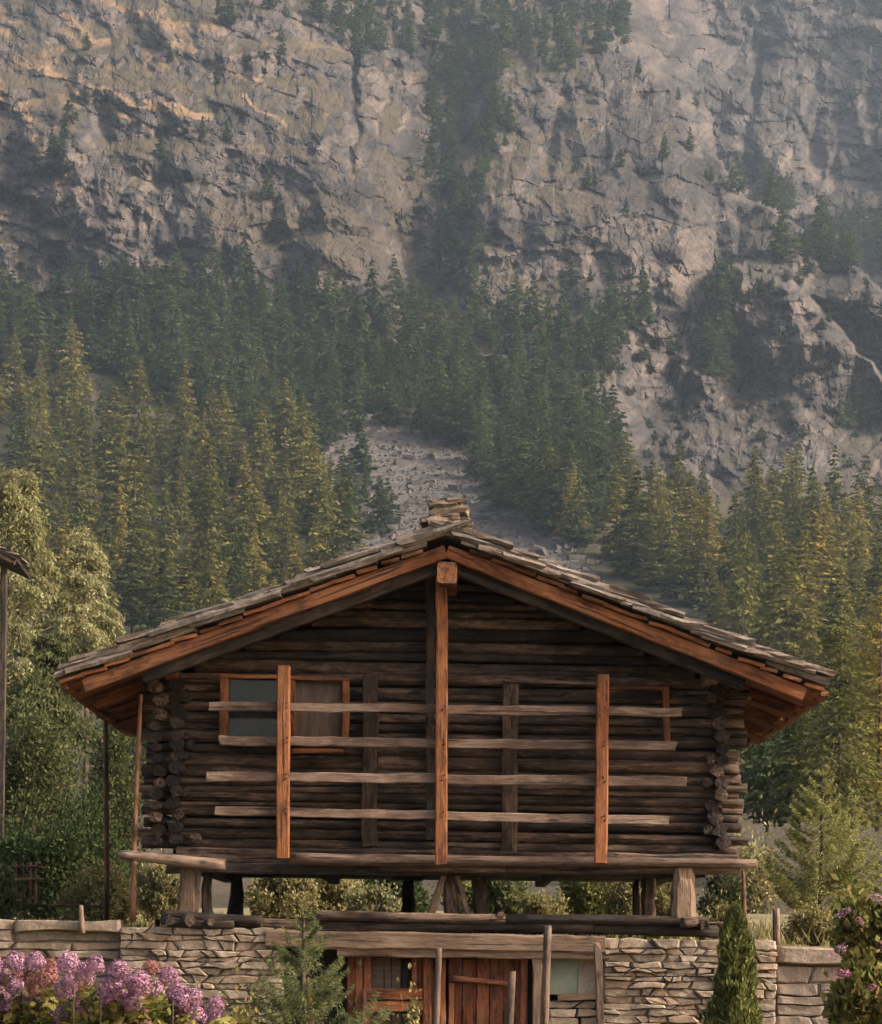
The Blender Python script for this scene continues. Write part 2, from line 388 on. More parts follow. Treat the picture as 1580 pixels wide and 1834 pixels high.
# right hand wall stands farther back, behind a diagonal shoulder
ridge1 = np.interp(px, [1050, 1180, 1240, 1330, 1420, 1580, 1800], [60, 130, 230, 340, 400, 520, 640])
r += 240 * sstep(4, -4, wy - ridge1) * sstep(1080, 1250, px)
ridge2 = np.interp(px, [1150, 1290, 1400, 1500, 1600, 1800], [640, 470, 500, 590, 700, 800])
r += 32 * sstep(8, -8, wy - ridge2) * sstep(1200, 1290, px)
r += 60 * sstep(400, 80, py) * sstep(350, 700, px)
# left buttresses and the wooded gully in the middle
r -= 60 * sstep(720, 560, px) * sstep(640, 300, py)
for (cx, x1, y0, y1, wd, am) in ((830, 760, 60, 560, 60, 45), (640, 625, 80, 300, 10, 16), (1010, 930, 150, 420, 22, 12), (290, 300, 250, 470, 16, 8), (1370, 1330, 60, 380, 14, 16), (1310, 1330, 560, 720, 12, 12)):
    t = np.clip((wy - y0) / (y1 - y0), 0, 1); xc = cx + (x1 - cx) * t
    r += am * np.exp(-((wx - xc) / wd) ** 2) * sstep(y0 - 40, y0 + 30, py) * sstep(y1 + 40, y1 - 30, py)
r += 115 * sstep(1050, 1200, px) * sstep(480, 800, py) * sstep(1010, 870, py)
rockm = sstep(1010, 880, py + 120 * (fbm(px / 90, py / 90, 21) - .5))
rockm = np.maximum(rockm * sstep(800, 640, py + 60 * (fbm(px / 70, py / 70, 23) - .5) * 2 - 240 * sstep(1020, 1120, px)), .04)
SC = r / 900.0
mX, mY = px / 4.3, py / 4.3                       # metres on the face at 900 m
ca, sa = math.cos(rad(27)), math.sin(rad(27))
du, dv = mX * ca + mY * sa, -mX * sa + mY * ca   # along / across the dipping strata
left = sstep(800, 640, px)
big = ridged(wx / 190, wy / 260, 31) - .55
mid_r = ridged(wx / 55, wy / 95, 37) - .55
f1, e1, c1 = facets(mX / 15 + .6 * mid_r, mY / 22 + .3 * big, 41, .9)
f2, e2, c2 = facets(mX / 5 + mid_r, mY / 8.5, 51, 1.0)
f3, e3, c3 = facets(mX / 2.7, mY / 3.4, 61, 1.1)
strat = dv / 17 + 1.3 * (fbm(du / 60, dv / 30, 71) - .5); saw = strat - np.floor(strat)
strat2 = mY / 15 + 2.2 * (fbm(mX / 40, mY / 40, 73) - .5); saw2 = strat2 - np.floor(strat2)
ledge = np.where(left > .5, saw, saw2)
kx = mX + 3.0 * (fbm(mX / 9, mY / 9, 401, 3) - .5) * 2; ky = mY + 3.0 * (fbm(mX / 9 + 40, mY / 9, 403, 3) - .5) * 2
ru, rv = kx * math.cos(rad(22)) + ky * math.sin(rad(22)), -kx * math.sin(rad(22)) + ky * math.cos(rad(22))
g1, h1, k1_ = facets(ru / 15, rv / 9, 411, .8); g2, h2, k2_ = facets(kx / 4.6, ky / 6.8, 421, .9); g3, h3, k3_ = facets(ru / 2.6, rv / 1.9, 431, .9)
CRACK = np.clip(.85 * sstep(.10, .01, h1) * sstep(.35, .6, fbm(mX / 20, mY / 20, 441)) + .7 * sstep(.13, .02, h2) + .45 * sstep(.16, .03, h3), 0, .9) * (.15 + .85 * sstep(.38, .62, fbm(px / 80, py / 60, 451)))
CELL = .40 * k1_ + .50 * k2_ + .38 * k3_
a1, a2, a3 = rad(24), rad(-35), rad(63)
T1 = tin(mX / 30, mY / 46, 301, .3); T2 = tin(mX / 17, mY / 11, 311, a1); T3 = tin(mX / 6.5, mY / 12, 321, a2 * .5); T4 = tin(mX / 5.5, mY / 3.6, 331, a1); T5 = tin(mX / 2.4, mY / 3.0, 341, a3)
T0 = tin(mX / 75, mY / 48, 297, rad(38))
D = -22 * big - 5 * mid_r + 20 * (T0 - .5) + 34 * (T1 - .5) + 19 * (T2 - .5) + 12 * (T3 - .5) + 6.5 * (T4 - .5) + 2.6 * (T5 - .5) + 2.2 * (g1 - .5) + 1.5 * (g2 - .5) + .8 * (g3 - .5) + .9 * CRACK
D += 3.0 * (1 - ledge) ** 2 * sstep(.0, .10, ledge) + 1.4 * np.exp(-(e2 / .07) ** 2) * sstep(.4, .7, c1) + 1.0 * (fbm(mX / 2, mY / 2, 81, 3) - .5)
calm = sstep(1300, 1150, py)
R = r + D * rockm * np.maximum(SC, .05) * np.maximum(calm, .2) + (7 * (fbm(px / 60, py / 60, 91, 3) - .5)) * sstep(1680, 1300, py) * (1 - rockm) * SC
R = np.maximum(R, 28)
GX = gx / FPX * R; GY = R - CAM_D; GZ = CAM_Z + gy / FPX * R
V = np.stack([GX, GY, GZ], -1)
nr, nc = gx.shape
tu = np.gradient(V, axis=1); tv = np.gradient(V, axis=0); N = np.cross(tu, tv); N /= np.linalg.norm(N, axis=-1, keepdims=True) + 1e-9
N *= np.sign(-N[..., 1:2] + 1e-9)
nz = N[..., 2]
# smoothed slope
def blur(a, k):
    for ax in (0, 1):
        c = np.cumsum(np.pad(a, [(k, k) if i == ax else (0, 0) for i in (0, 1)], mode='edge'), axis=ax)
        c = np.concatenate([np.zeros_like(np.take(c, [0], ax)), c], ax); n_ = 2 * k + 1
        a = (np.take(c, np.arange(n_, c.shape[ax]), ax) - np.take(c, np.arange(0, c.shape[ax] - n_), ax)) / n_
    return a
nzb = blur(nz, 2)
grassm = .9 * sstep(.60, .86, nzb + .18 * (fbm(px / 30, py / 22, 101) - .5)) 
SOFT = 40 * (fbm(px / 30, py / 30, 111) - .5)
pw, qw = px + SOFT, py + 40 * (fbm(px / 30, py / 30, 113) - .5)
GRASS = [[(370, 350), (560, 330), (700, 420), (690, 500), (560, 470), (400, 430)], [(660, 280), (760, 290), (740, 420), (690, 430)], [(1080, 560), (1180, 540), (1300, 570), (1290, 640), (1130, 680), (1080, 640)],
         [(800, 640), (880, 640), (880, 760), (800, 720)], [(1330, 580), (1400, 600), (1450, 760), (1380, 740)]]
for g in GRASS: grassm = np.maximum(grassm, .50 * inpoly(pw, qw, g))
grassm = np.maximum(grassm, sstep(640, 720, py) * .55 * (px < 1050)); grassm = np.maximum(grassm, sstep(880, 960, py) * .75)
SCREE = [(548, 735), (640, 745), (750, 790), (850, 805), (930, 890), (1015, 970), (1100, 1060), (1000, 1100), (620, 1050), (610, 900), (565, 820)]
screem = blur(inpoly(px + 2.2 * SOFT + 16 * (fbm(px / 9, py / 9, 117) - .5), qw + 1.2 * (qw - py), SCREE).astype(float), 3)
for (cx, cyy, rx_, ry_) in ((270, 590, 16, 36), (325, 550, 12, 40), (150, 840, 22, 40), (265, 880, 12, 60), (30, 490, 40, 30), (1230, 850, 60, 25), (1440, 830, 90, 30)):
    screem = np.maximum(screem, .8 * np.exp(-(((pw - cx) / rx_) ** 2 + ((qw - cyy) / ry_) ** 2)))
tanm = .55 * sstep(800, 620, px + 2 * (py - 200)) * sstep(.56, .66, fbm(px / 70, py / 26, 121)) * sstep(440, 330, py)
edge = np.exp(-((saw - .05) / .09) ** 2) * left * sstep(.45, .62, fbm(px / 60, py / 28, 123)) * sstep(330, 240, py) * sstep(640, 520, px)
edge *= .5
for pl_ in ([(20, 110), (110, 140), (200, 200), (290, 242)], [(150, 0), (230, 18), (335, 42)], [(110, 25), (200, 68)], [(270, 172), (375, 208)], [(370, 108), (475, 148)], [(140, 140), (260, 185), (375, 216)], [(0, 150), (60, 230), (115, 320)], [(55, 300), (115, 335)], [(250, 45), (350, 85)], [(430, 180), (520, 230)]):
    for (xa_, ya_), (xb_, yb_) in zip(pl_[:-1], pl_[1:]):
        t_ = np.clip(((wx - xa_) * (xb_ - xa_) + (wy - ya_) * (yb_ - ya_)) / ((xb_ - xa_) ** 2 + (yb_ - ya_) ** 2), 0, 1)
        dd_ = np.hypot(wx - xa_ - t_ * (xb_ - xa_), (wy - ya_ - t_ * (yb_ - ya_)) * 1.3) + 9 * (fbm(px / 14, py / 9, 141) - .5)
        edge = np.maximum(edge, sstep(9, 3, dd_))
grassm *= np.where((px > 1060) & (py < 890), .55, 1.0)
grassm = np.maximum(grassm, edge)
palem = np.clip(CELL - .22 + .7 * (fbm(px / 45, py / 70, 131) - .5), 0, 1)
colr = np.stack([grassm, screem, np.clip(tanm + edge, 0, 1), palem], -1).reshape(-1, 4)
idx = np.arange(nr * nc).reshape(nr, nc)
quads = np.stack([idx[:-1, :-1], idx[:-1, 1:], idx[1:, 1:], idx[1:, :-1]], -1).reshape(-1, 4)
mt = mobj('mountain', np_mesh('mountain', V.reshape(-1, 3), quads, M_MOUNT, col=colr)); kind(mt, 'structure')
mt['label'] = 'grey rocky mountainside with scree and ochre grass ledges'
def on_mountain(x, y):
    a, b = unroll(x, y)
    j = int(np.clip(round((a - UX[0]) / STEP), 0, nc - 1)); i = int(np.clip(np.searchsorted(UY, -b), 0, nr - 1))
    return V[i, j], R[i, j]

# near ground: the yard in front at door level, the terrace behind the retaining walls
xs = np.linspace(-45, 45, 121); yy = np.concatenate([np.linspace(-45, 0, 40), np.linspace(.25, 1.2, 6), np.linspace(1.6, 26, 60)])
hx, hy = np.meshgrid(xs, yy)
hz = 2.0 * sstep(.25, .8, hy) + sstep(4, 30, hy) * 1.1 + .12 * (fbm(hx / 2 + 50, hy / 2 + 50, 5) - .5) * sstep(0, 3, np.abs(hy - .5)) - .05
k1 = np.arange(hx.size).reshape(hx.shape); gq = np.stack([k1[:-1, :-1], k1[:-1, 1:], k1[1:, 1:], k1[1:, :-1]], -1).reshape(-1, 4)
gr = mobj('ground', np_mesh('ground', np.stack([hx, hy, hz], -1).reshape(-1, 3), gq, M_GROUND, smooth=True)); kind(gr, 'structure')
gr['label'] = 'yard and grassy terrace of earth and dry grass'

# ------------------------------------------------------------------ foliage generators
def quads_from(p, d, w):
    """diamond shaped sprays: centre p, half length vector d, half width vector w"""
    n = len(p); v = np.empty((n, 4, 3)); v[:, 0] = p - d; v[:, 1] = p + w; v[:, 2] = p + d; v[:, 3] = p - w
    return v.reshape(-1, 3), np.arange(n * 4).reshape(n, 4)
def unit(a): return a / (np.linalg.norm(a, axis=-1, keepdims=True) + 1e-9)
def conifer_crown(g, H, Rm, whorls, per, nsp, size, t0=.10, power=.8, droop=.35, ragged=.35, wide=.45, latw=.20):
    nb = whorls * per
    t = t0 + (1 - t0) * (np.repeat(np.arange(whorls), per) + g.uniform(-.28, .28, nb)) / whorls
    t = np.clip(t, t0, .995)
    az = g.uniform(0, 2 * np.pi, nb)
    lob = 1 + .22 * np.sin(az * 2 + g.uniform(0, 6)) * np.sin(t * 9 + g.uniform(0, 6))
    L = Rm * ((1 - t) ** power) * (.35 + .65 * sstep(t0 - .1, t0 + .14, t)) * g.uniform(1 - ragged, 1 + ragged * .5, nb) * lob + .03 * H * (1 - t) + .01 * H
    k = np.maximum(2, (nsp * (L / Rm) ** .8).astype(int)); b = np.repeat(np.arange(nb), k); n = len(b)
    s = g.uniform(.08, 1, n) ** .75
    ca_, sa_ = np.cos(az[b]), np.sin(az[b]); Lb = L[b]
    lat = g.normal(0, latw, n) * Lb * (.25 + np.sin(np.pi * np.clip(s, 0, 1)) * .9)
    zz = t[b] * H - droop * Lb * s ** 1.5 + .12 * Lb * np.maximum(s - .7, 0) * 3 + g.normal(0, .022, n) * Lb - .12 * np.abs(lat)
    p = np.stack([ca_ * Lb * s - sa_ * lat, sa_ * Lb * s + ca_ * lat, zz], -1)
    dirv = np.stack([ca_ - sa_ * g.normal(0, .7, n), sa_ + ca_ * g.normal(0, .7, n), g.normal(-.35, .35, n)], -1)
    dirv = unit(dirv); sz = size * g.uniform(.6, 1.4, n)[:, None] * (.55 + .45 * (1 - t[b]))[:, None]
    wv = unit(np.cross(dirv, g.normal(0, 1, (n, 3)) + np.array([0, 0, 1.2]))) * sz * wide
    return quads_from(p, dirv * sz, wv)
def trunk_arr(H, r0, n=6, seg=6, bend=.0, g=npr):
    v, f = [], []
    for i in range(seg + 1):
        t = i / seg; rr = r0 * (1 - t) ** .9 + .01
        ox, oy = bend * math.sin(t * 3), bend * math.cos(t * 2.3) - bend
        for k in range(n):
            a = 2 * math.pi * k / n; v.append((math.cos(a) * rr + ox, math.sin(a) * rr + oy, H * t - (.6 if i == 0 else 0)))
    for i in range(seg):
        for k in range(n):
            a, b = i * n + k, i * n + (k + 1) % n; f.append((a, b, b + n, a + n))
    return np.array(v), np.array(f)
def tree_from(name, crown, trunk, leaf, loc, label, cat='tree', group=None, rot=0.0, scale=(1, 1, 1)):
    o = empty(name, loc); o.rotation_euler = (0, 0, rot); o.scale = scale
    a = bpy.data.objects.new('trunk', trunk); COL.objects.link(a); a.parent = o
    b = bpy.data.objects.new('crown', crown); COL.objects.link(b); b.parent = o
    tag(o, label, cat, group); return o

# ------------------------------------------------------------------ forest
H0 = 15.0
def variants(n, leaf, whorls, per, nsp, size, seed, **kw):
    out = []
    for i in range(n):
        g = np.random.default_rng(seed + i); k = dict(kw)
        Rm = k.pop('Rm', 3.0) * g.uniform(.7, 1.3)
        v, f = conifer_crown(g, H0, Rm, whorls, per, nsp, size, t0=g.uniform(.05, .16), power=g.uniform(.85, 1.1), droop=g.uniform(.2, .45), **k)
        out.append((v, f))
    return out
def meshes(vs, leaf, nm): return [np_mesh(nm, v, f, leaf) for v, f in vs]
tv, tf = trunk_arr(H0 * .96, .17); TRUNK = np_mesh('conifer_trunk', tv, tf, M_BARK, smooth=True)
near_o = meshes(variants(8, L_OLIVE, 22, 7, 26, .46, 1000, ragged=.45, Rm=4.9), L_OLIVE, 'larch_crown')
near_d = meshes(variants(6, L_DARK, 19, 7, 22, .56, 2000, ragged=.4, Rm=4.3), L_DARK, 'pine_crown')
far_v = variants(6, L_FAR, 14, 6, 10, .95, 3000, ragged=.4, Rm=4.0)

# stands of trees: polygon in the photograph of the trees' feet, number tried, height range, olive?, label, group
STANDS = [
 ('left_slope', [(-60, 690), (110, 700), (260, 800), (400, 800), (540, 880), (625, 960), (600, 1180), (-60, 1230)], 240, (16, 26), True,
  'olive yellow conifer in the sunlit stand on the slope left of the barn', 'sunlit conifers left of the barn', 50),
 ('right_slope', [(950, 920), (1000, 990), (1060, 1010), (1130, 905), (1300, 925), (1600, 930), (1640, 1330), (1380, 1330), (1240, 1120), (1080, 1010)], 240, (15, 23), True,
  'olive conifer in the sunlit stand on the slope right of the barn', 'sunlit conifers right of the barn', 42),
 ('scree_trees', [(570, 800), (650, 830), (720, 960), (600, 1040), (550, 960)], 16, (7, 14), False,
  'dark conifer growing on the grey scree above the barn roof', 'conifers on the scree', 26),
 ('band_left', [(-60, 570), (180, 560), (300, 530), (520, 540), (700, 560), (790, 620), (835, 800), (770, 790), (700, 765), (650, 775), (560, 800), (440, 790), (300, 740), (120, 660), (-60, 680)], 420, (15, 23), False,
  'dark green conifer in the forest belt below the left cliff', 'dark conifers below the left cliff', 31),
 ('band_right', [(800, 600), (880, 560), (1060, 590), (1100, 560), (1170, 570), (1100, 660), (1060, 700), (1110, 800), (1120, 900), (1040, 990), (935, 950), (845, 850), (800, 730)], 260, (14, 21), False,
  'dark green conifer in the wood right of the gully', 'dark conifers right of the gully', 29),
 ('gully', [(770, 130), (880, 120), (915, 250), (880, 330), (840, 420), (880, 490), (800, 560), (770, 560), (775, 430), (760, 330), (765, 230)], 62, (11, 19), False, None, None, 20),
 ('top', [(390, 60), (560, 40), (640, 110), (760, 110), (900, 130), (1010, 140), (1120, 80), (1130, -20), (1640, -20), (1640, 40), (1500, 40), (1300, -10), (380, -60)], 250, (12, 18), False, None, None, 21),
 ('right_knoll', [(1250, 560), (1310, 540), (1310, 690), (1270, 680)], 22, (13, 19), False, None, None, 12),
 ('right_wall', [(1300, 340), (1380, 350), (1580, 480), (1640, 520), (1640, 420), (1400, 390)], 60, (13, 20), False, None, None, 12),
 ('right_low', [(1480, 790), (1640, 760), (1640, 700), (1520, 740)], 18, (11, 16), False, None, None, 14),
 ('behind_barn', [(600, 1030), (1060, 1020), (1330, 1180), (1480, 1340), (1500, 1440), (1150, 1480), (400, 1480), (150, 1420), (180, 1240), (420, 1180)], 320, (5, 12), True, None, None, 22),
 ('right_ledge', [(1380, 470), (1640, 520), (1640, 460), (1400, 430)], 26, (14, 20), False, None, None, 14),
]
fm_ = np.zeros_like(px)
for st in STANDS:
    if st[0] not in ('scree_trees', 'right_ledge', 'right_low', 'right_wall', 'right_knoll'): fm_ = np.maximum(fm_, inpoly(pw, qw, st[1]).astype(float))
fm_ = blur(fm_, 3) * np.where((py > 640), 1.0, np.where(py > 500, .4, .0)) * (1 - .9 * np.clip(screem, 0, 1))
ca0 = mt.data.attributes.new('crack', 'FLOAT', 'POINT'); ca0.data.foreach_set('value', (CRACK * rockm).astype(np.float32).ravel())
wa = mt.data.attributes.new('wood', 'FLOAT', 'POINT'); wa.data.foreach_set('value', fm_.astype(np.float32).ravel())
def roofline(x): return 945 + (abs(x - 800) * (.385 if x < 800 else .41))
cands = []
for (nm, poly, n, hh, olive, lab, grp, gap) in STANDS:
    P_ = np.array(poly); x0, y0 = P_.min(0); x1, y1 = P_.max(0); placed = []
    g = np.random.default_rng(sum(map(ord, nm)) + 5)
    X, Y_ = g.uniform(x0, x1, n * 4), g.uniform(y0, y1, n * 4)
    ok = inpoly(X, Y_, poly); cnt = 0
    for x, y in zip(X[ok], Y_[ok]):
        if cnt >= n: break
        if any((x - a) ** 2 + ((y - b) * 1.8) ** 2 < gap ** 2 for a, b in placed): continue
        placed.append((x, y)); cnt += 1
        p, rr = on_mountain(x, y); h = g.uniform(*hh) * (1.0 if g.random() > .28 else g.uniform(.45, .75))
        top = y - h * FPX / rr
        if 95 < x < 1475 and top > roofline(x) + 10 and nm != 'behind_barn': continue
        if nm == 'behind_barn' and top < roofline(x) + 25: continue
        if x < -70 or x > 1650: continue
        cands.append((h * FPX / rr, x, y, p, h, olive, lab, grp, g.random(), g.uniform(0, 6.28), g.uniform(.62, 1.4)))
extra = []                                     # scattered trees on the ledges of the cliffs
g = np.random.default_rng(77)
for i in range(190):
    x, y = g.uniform(-40, 1620), g.uniform(70, 640)
    if x < 700 and (y > 470 or g.random() < .55): continue
    if fbm(np.array([x / 110]), np.array([y / 110]), 15)[0] < .5: continue
    p, rr = on_mountain(x, y); h = g.uniform(4, 12); extra.append((0, x, y, p, h, False, None, None, g.random(), g.uniform(0, 6.28), 1.1))
for i in range(100):                           # low scrub on the right-hand slope
    x, y = g.uniform(1080, 1640), g.uniform(470, 860)
    p, rr = on_mountain(x, y); h = g.uniform(1.6, 4.2); extra.append((0, x, y, p, h, False, None, None, g.random(), g.uniform(0, 6.28), 2.6))
cands.sort(key=lambda c: -c[0])
named = [c for c in cands if c[6]]
indiv = named[:292]; ids = set(id(c) for c in indiv)
rest = [c for c in cands if id(c) not in ids] + extra
print('trees', len(cands), 'individual', len(indiv), 'rest', len(rest))
CELLS = {'sunlit conifers left of the barn': ('olive', [(90, 'at the left picture edge'), (230, 'left of the pale larches'), (370, 'above the left eave'), (500, 'above the left roof slope'), (9999, 'bordering the scree')]),
         'sunlit conifers right of the barn': ('olive green', [(1130, 'right of the scree'), (1260, 'above the right roof slope'), (1390, 'above the right eave'), (1500, 'beyond the right eave tip'), (9999, 'at the right picture edge')]),
         'dark conifers below the left cliff': ('dark green', [(160, 'under the cliff at the left edge'), (340, 'under the tall left cliff'), (540, 'under the ochre ledges'), (9999, 'at the mouth of the gully')]),
         'dark conifers right of the gully': ('deep green', [(950, 'right of the gully'), (9999, 'below the rocky right knoll')]),
         'conifers on the scree': ('dark', [(9999, 'alone on the grey scree')])}
cells = {}
for c in indiv:
    tone, cols = CELLS[c[7]]; where = next(w_ for lim_, w_ in cols if c[1] < lim_)
    ym = {'sunlit conifers left of the barn': (830, 960), 'sunlit conifers right of the barn': (960, 1060), 'dark conifers below the left cliff': (640, 700), 'dark conifers right of the gully': (680, 760)}.get(c[7], (9999, 9999))
    row = '' if ym[0] == 9999 else ('in the upper rows ' if c[2] < ym[0] else 'in the middle rows ' if c[2] < ym[1] else 'in the lower rows ')
    cells.setdefault((tone, row, where, c[7]), []).append(c)
LAB = {}
for (tone, row, where, grp_), cs in cells.items():
    cs.sort(key=lambda c: c[1]); big_ = max(cs, key=lambda c: c[4] * FPX / (c[3][1] + CAM_D)); n_ = 0
    for c in cs:
        if c is big_: LAB[id(c)] = f'tallest {tone} conifer {row}{where}'
        elif c is cs[0]: LAB[id(c)] = f'leftmost {tone} conifer {row}{where}'
        elif c is cs[-1]: LAB[id(c)] = f'rightmost {tone} conifer {row}{where}'
        else:
            LAB[id(c)] = f'{tone} conifer among others {row}{where}'
for i, c in enumerate(indiv):
    hpx, x, y, p, h, olive, lab, grp, rn, rot, wd = c
    me = near_o[int(rn * 800) % 8] if olive else near_d[int(rn * 600) % 6]
    s = h / H0; tree_from('conifer', me, TRUNK, None, p, LAB[id(c)], 'tree', grp, rot, (s * wd, s * wd, s))
VV, FF, CC = [], [], []; off = 0
for c in rest:
    hpx, x, y, p, h, olive, lab, grp, rn, rot, wd = c
    v, f = far_v[int(rn * 997) % 6]; s = h / H0; cr_, sr_ = math.cos(rot), math.sin(rot)
    vv = np.stack([(v[:, 0] * cr_ - v[:, 1] * sr_) * s * wd, (v[:, 0] * sr_ + v[:, 1] * cr_) * s * wd, v[:, 2] * s], -1) + p
    VV.append(vv); FF.append(f + off); off += len(v); tint = rn * .8 + (.5 if olive else 0)
    CC.append(np.tile([[min(tint, 1), 0, 0, 1]], (len(v), 1)))
fo = mobj('far_forest', np_mesh('far_forest', np.concatenate(VV), np.concatenate(FF), L_FAR, col=np.concatenate(CC)))
kind(fo, 'stuff'); fo['label'] = 'far dark conifers and scrub on the cliffs and top of the mountain'; fo['category'] = 'forest'

# loose blocks lying on the scree
g = np.random.default_rng(55); bv = np.array([(x, y, z) for x in (-1, 1) for y in (-1, 1) for z in (-1, 1)], float); bf = np.array([(0, 1, 3, 2), (4, 6, 7, 5), (0, 4, 5, 1), (2, 3, 7, 6), (0, 2, 6, 4), (1, 5, 7, 3)])
VV, FF, off = [], [], 0
for i in range(9000):
    x, y = g.uniform(540, 1120), g.uniform(735, 1060)
    if not inpoly(np.array([x]), np.array([y]), SCREE)[0] or y > roofline(x) + 15: continue
    p, rr = on_mountain(x + g.normal(0, 6), y + g.normal(0, 6)); sz = .15 * (1 + g.pareto(2.1)); sz = min(sz, 1.3)
    v = bv * g.uniform(.5, 1.2, (8, 3)) * np.array([1.2, 1, .7]) * sz; a = g.uniform(0, 6.28); ca_, sa_ = math.cos(a), math.sin(a)
    v = np.stack([v[:, 0] * ca_ - v[:, 1] * sa_, v[:, 0] * sa_ + v[:, 1] * ca_, v[:, 2]], -1) + p
    VV.append(v); FF.append(bf + off); off += 8
M_BOUL = stone_mat('scree_block', (.05, .046, .044), (.09, .083, .08), (.15, .138, .13), (.12, .10, .09))
sb = mobj('scree_blocks', np_mesh('scree_blocks', np.concatenate(VV), np.concatenate(FF), M_BOUL)); kind(sb, 'stuff'); sb['label'] = 'loose grey blocks lying on the scree above the barn'; sb['category'] = 'stones'

# ------------------------------------------------------------------ barn
barn = empty('log_barn', (0, 3, 0))
tag(barn, 'old dark log barn on stilts with stone slab roof over a stone base', 'barn')
PITCH = math.atan2(6.80 - 5.05, 4.55); TP = math.tan(PITCH)
APEX, EAVE = 6.80, 4.55
def roof_z(x): return APEX - abs(x) * TP
# front wall of logs
wall = empty('front_wall', (0, .55, 2.9), barn)
z = 3.03; k = 0
while z < 6.30:
    rr = rng.choice((.044, .055, .066, .080)) * rng.uniform(.92, 1.08); z += rr * .97
    lim = (roof_z(0) - .27 - z - rr) / TP
    if lim < .25: break
    xl = -min(3.66 + rng.uniform(-.05, .10), lim); xr = min(3.62 + rng.uniform(-.05, .12), lim)
    log('log', (xl, .56 + rng.uniform(-.015, .02), z + rng.uniform(-.01, .01)), (xr, .56 + rng.uniform(-.015, .02), z + rng.uniform(-.012, .012)),
        rr * rng.uniform(.92, 1.05), rr * rng.uniform(.92, 1.05), M_LOG if z < 5.2 or rng.random() < .6 else M_DARK, wall, seg=56, n=12, wob=.16, flat=.98, bend=.011)
    z += rr * .97; k += 1
# side walls: logs running back, their round ends show at the corners
for sx, xc in ((-1, -3.24), (1, 3.36)):
    sw = empty('side_wall', (xc, 3, 2.9), barn); z = 3.08
    while z < 5.05:
        rr = rng.uniform(.078, .105)
        log('log', (xc + rng.uniform(-.05, .05), .38 + rng.uniform(-.06, .06), z + rr), (xc, 5.0, z + rr), rr, rr * .95, M_LOG if rng.random() < .2 else M_DARK, sw, seg=5, n=11, wob=.2, flat=.85)
        if sx < 0:
            log('log', (xc - .23 + rng.uniform(-.04, .04), .40 + rng.uniform(-.08, .06), z + rr * .6), (xc - .23, 1.4, z + rr), rr * rng.uniform(.75, 1.1), rr * .9, M_LOG if rng.random() < .5 else M_DARK, sw, seg=3, n=10, wob=.16, flat=.85)
        if rng.random() < .55:
            x2 = xc - sx * rng.uniform(.0, .26)
            log('log', (x2, .38 + rng.uniform(-.05, .05), z + rr * 1.1), (x2, .9, z + rr), rr * .8, rr * .7, rng.choice((M_LOG, M_DARK, M_DARK)), sw, seg=2, n=9, wob=.16)
        z += rr * 1.6
lin = mk_mesh('light_block', [(-3.3, .66, 2.95), (3.3, .66, 2.95), (3.3, .66, 5.1), (0, .66, 6.35), (-3.3, .66, 5.1), (-3.3, 4.8, 2.95), (3.3, 4.8, 2.95), (3.3, 4.8, 5.1), (0, 4.8, 6.35), (-3.3, 4.8, 5.1)],
              [(0, 1, 2, 3, 4), (9, 8, 7, 6, 5), (0, 5, 6, 1), (1, 6, 7, 2), (4, 9, 5, 0)], M_DARK)
mobj('light_block', lin, barn)  # dark box added inside the logs so no light shows through the gaps
# floor and sill beams
fl = empty('floor_frame', (0, 2.5, 2.9), barn)
for i in range(5):
    y = .95 + i * .95
    beam('floor_board', (-3.5, y, 2.95 - i * .008), (3.5, y, 2.95 - i * .008), .93, .06, M_DARK, fl, seg=5)
log('sill_log', P(515, 1537, .1), P(1356, 1549, .1), .075, .055, M_GREY, fl, seg=18, wob=.1, bend=.01)
log('sill_log', P(214, 1532, .05), P(404, 1549, .05), .055, .075, M_GREY, fl, seg=10, wob=.1, bend=.006)
beam('sill_beam', P(318, 1531, .40), P(1320, 1545, .40), .2, .19, M_LOG, fl, seg=14, wob=.012)
beam('sill_beam', P(300, 1555, .34), P(1262, 1563, .34), .22, .13, M_DARK, fl, seg=14, wob=.014)
log('sill_log', P(870, 1557, .2), P(1325, 1557, .2), .04, .07, M_LOG, fl, seg=10, wob=.14, bend=.01)
log('sill_log', P(680, 1557, .2), P(905, 1556, .2), .05, .05, M_LOG, fl, seg=8, wob=.14, bend=.01)
for px_ in (335, 560, 800, 1000, 1225):
    x = (px_ - 790) / 150
    beam('joist', (x, .3, 2.86), (x, 4.95, 2.86), .16, .13, M_DARK, fl, seg=3)
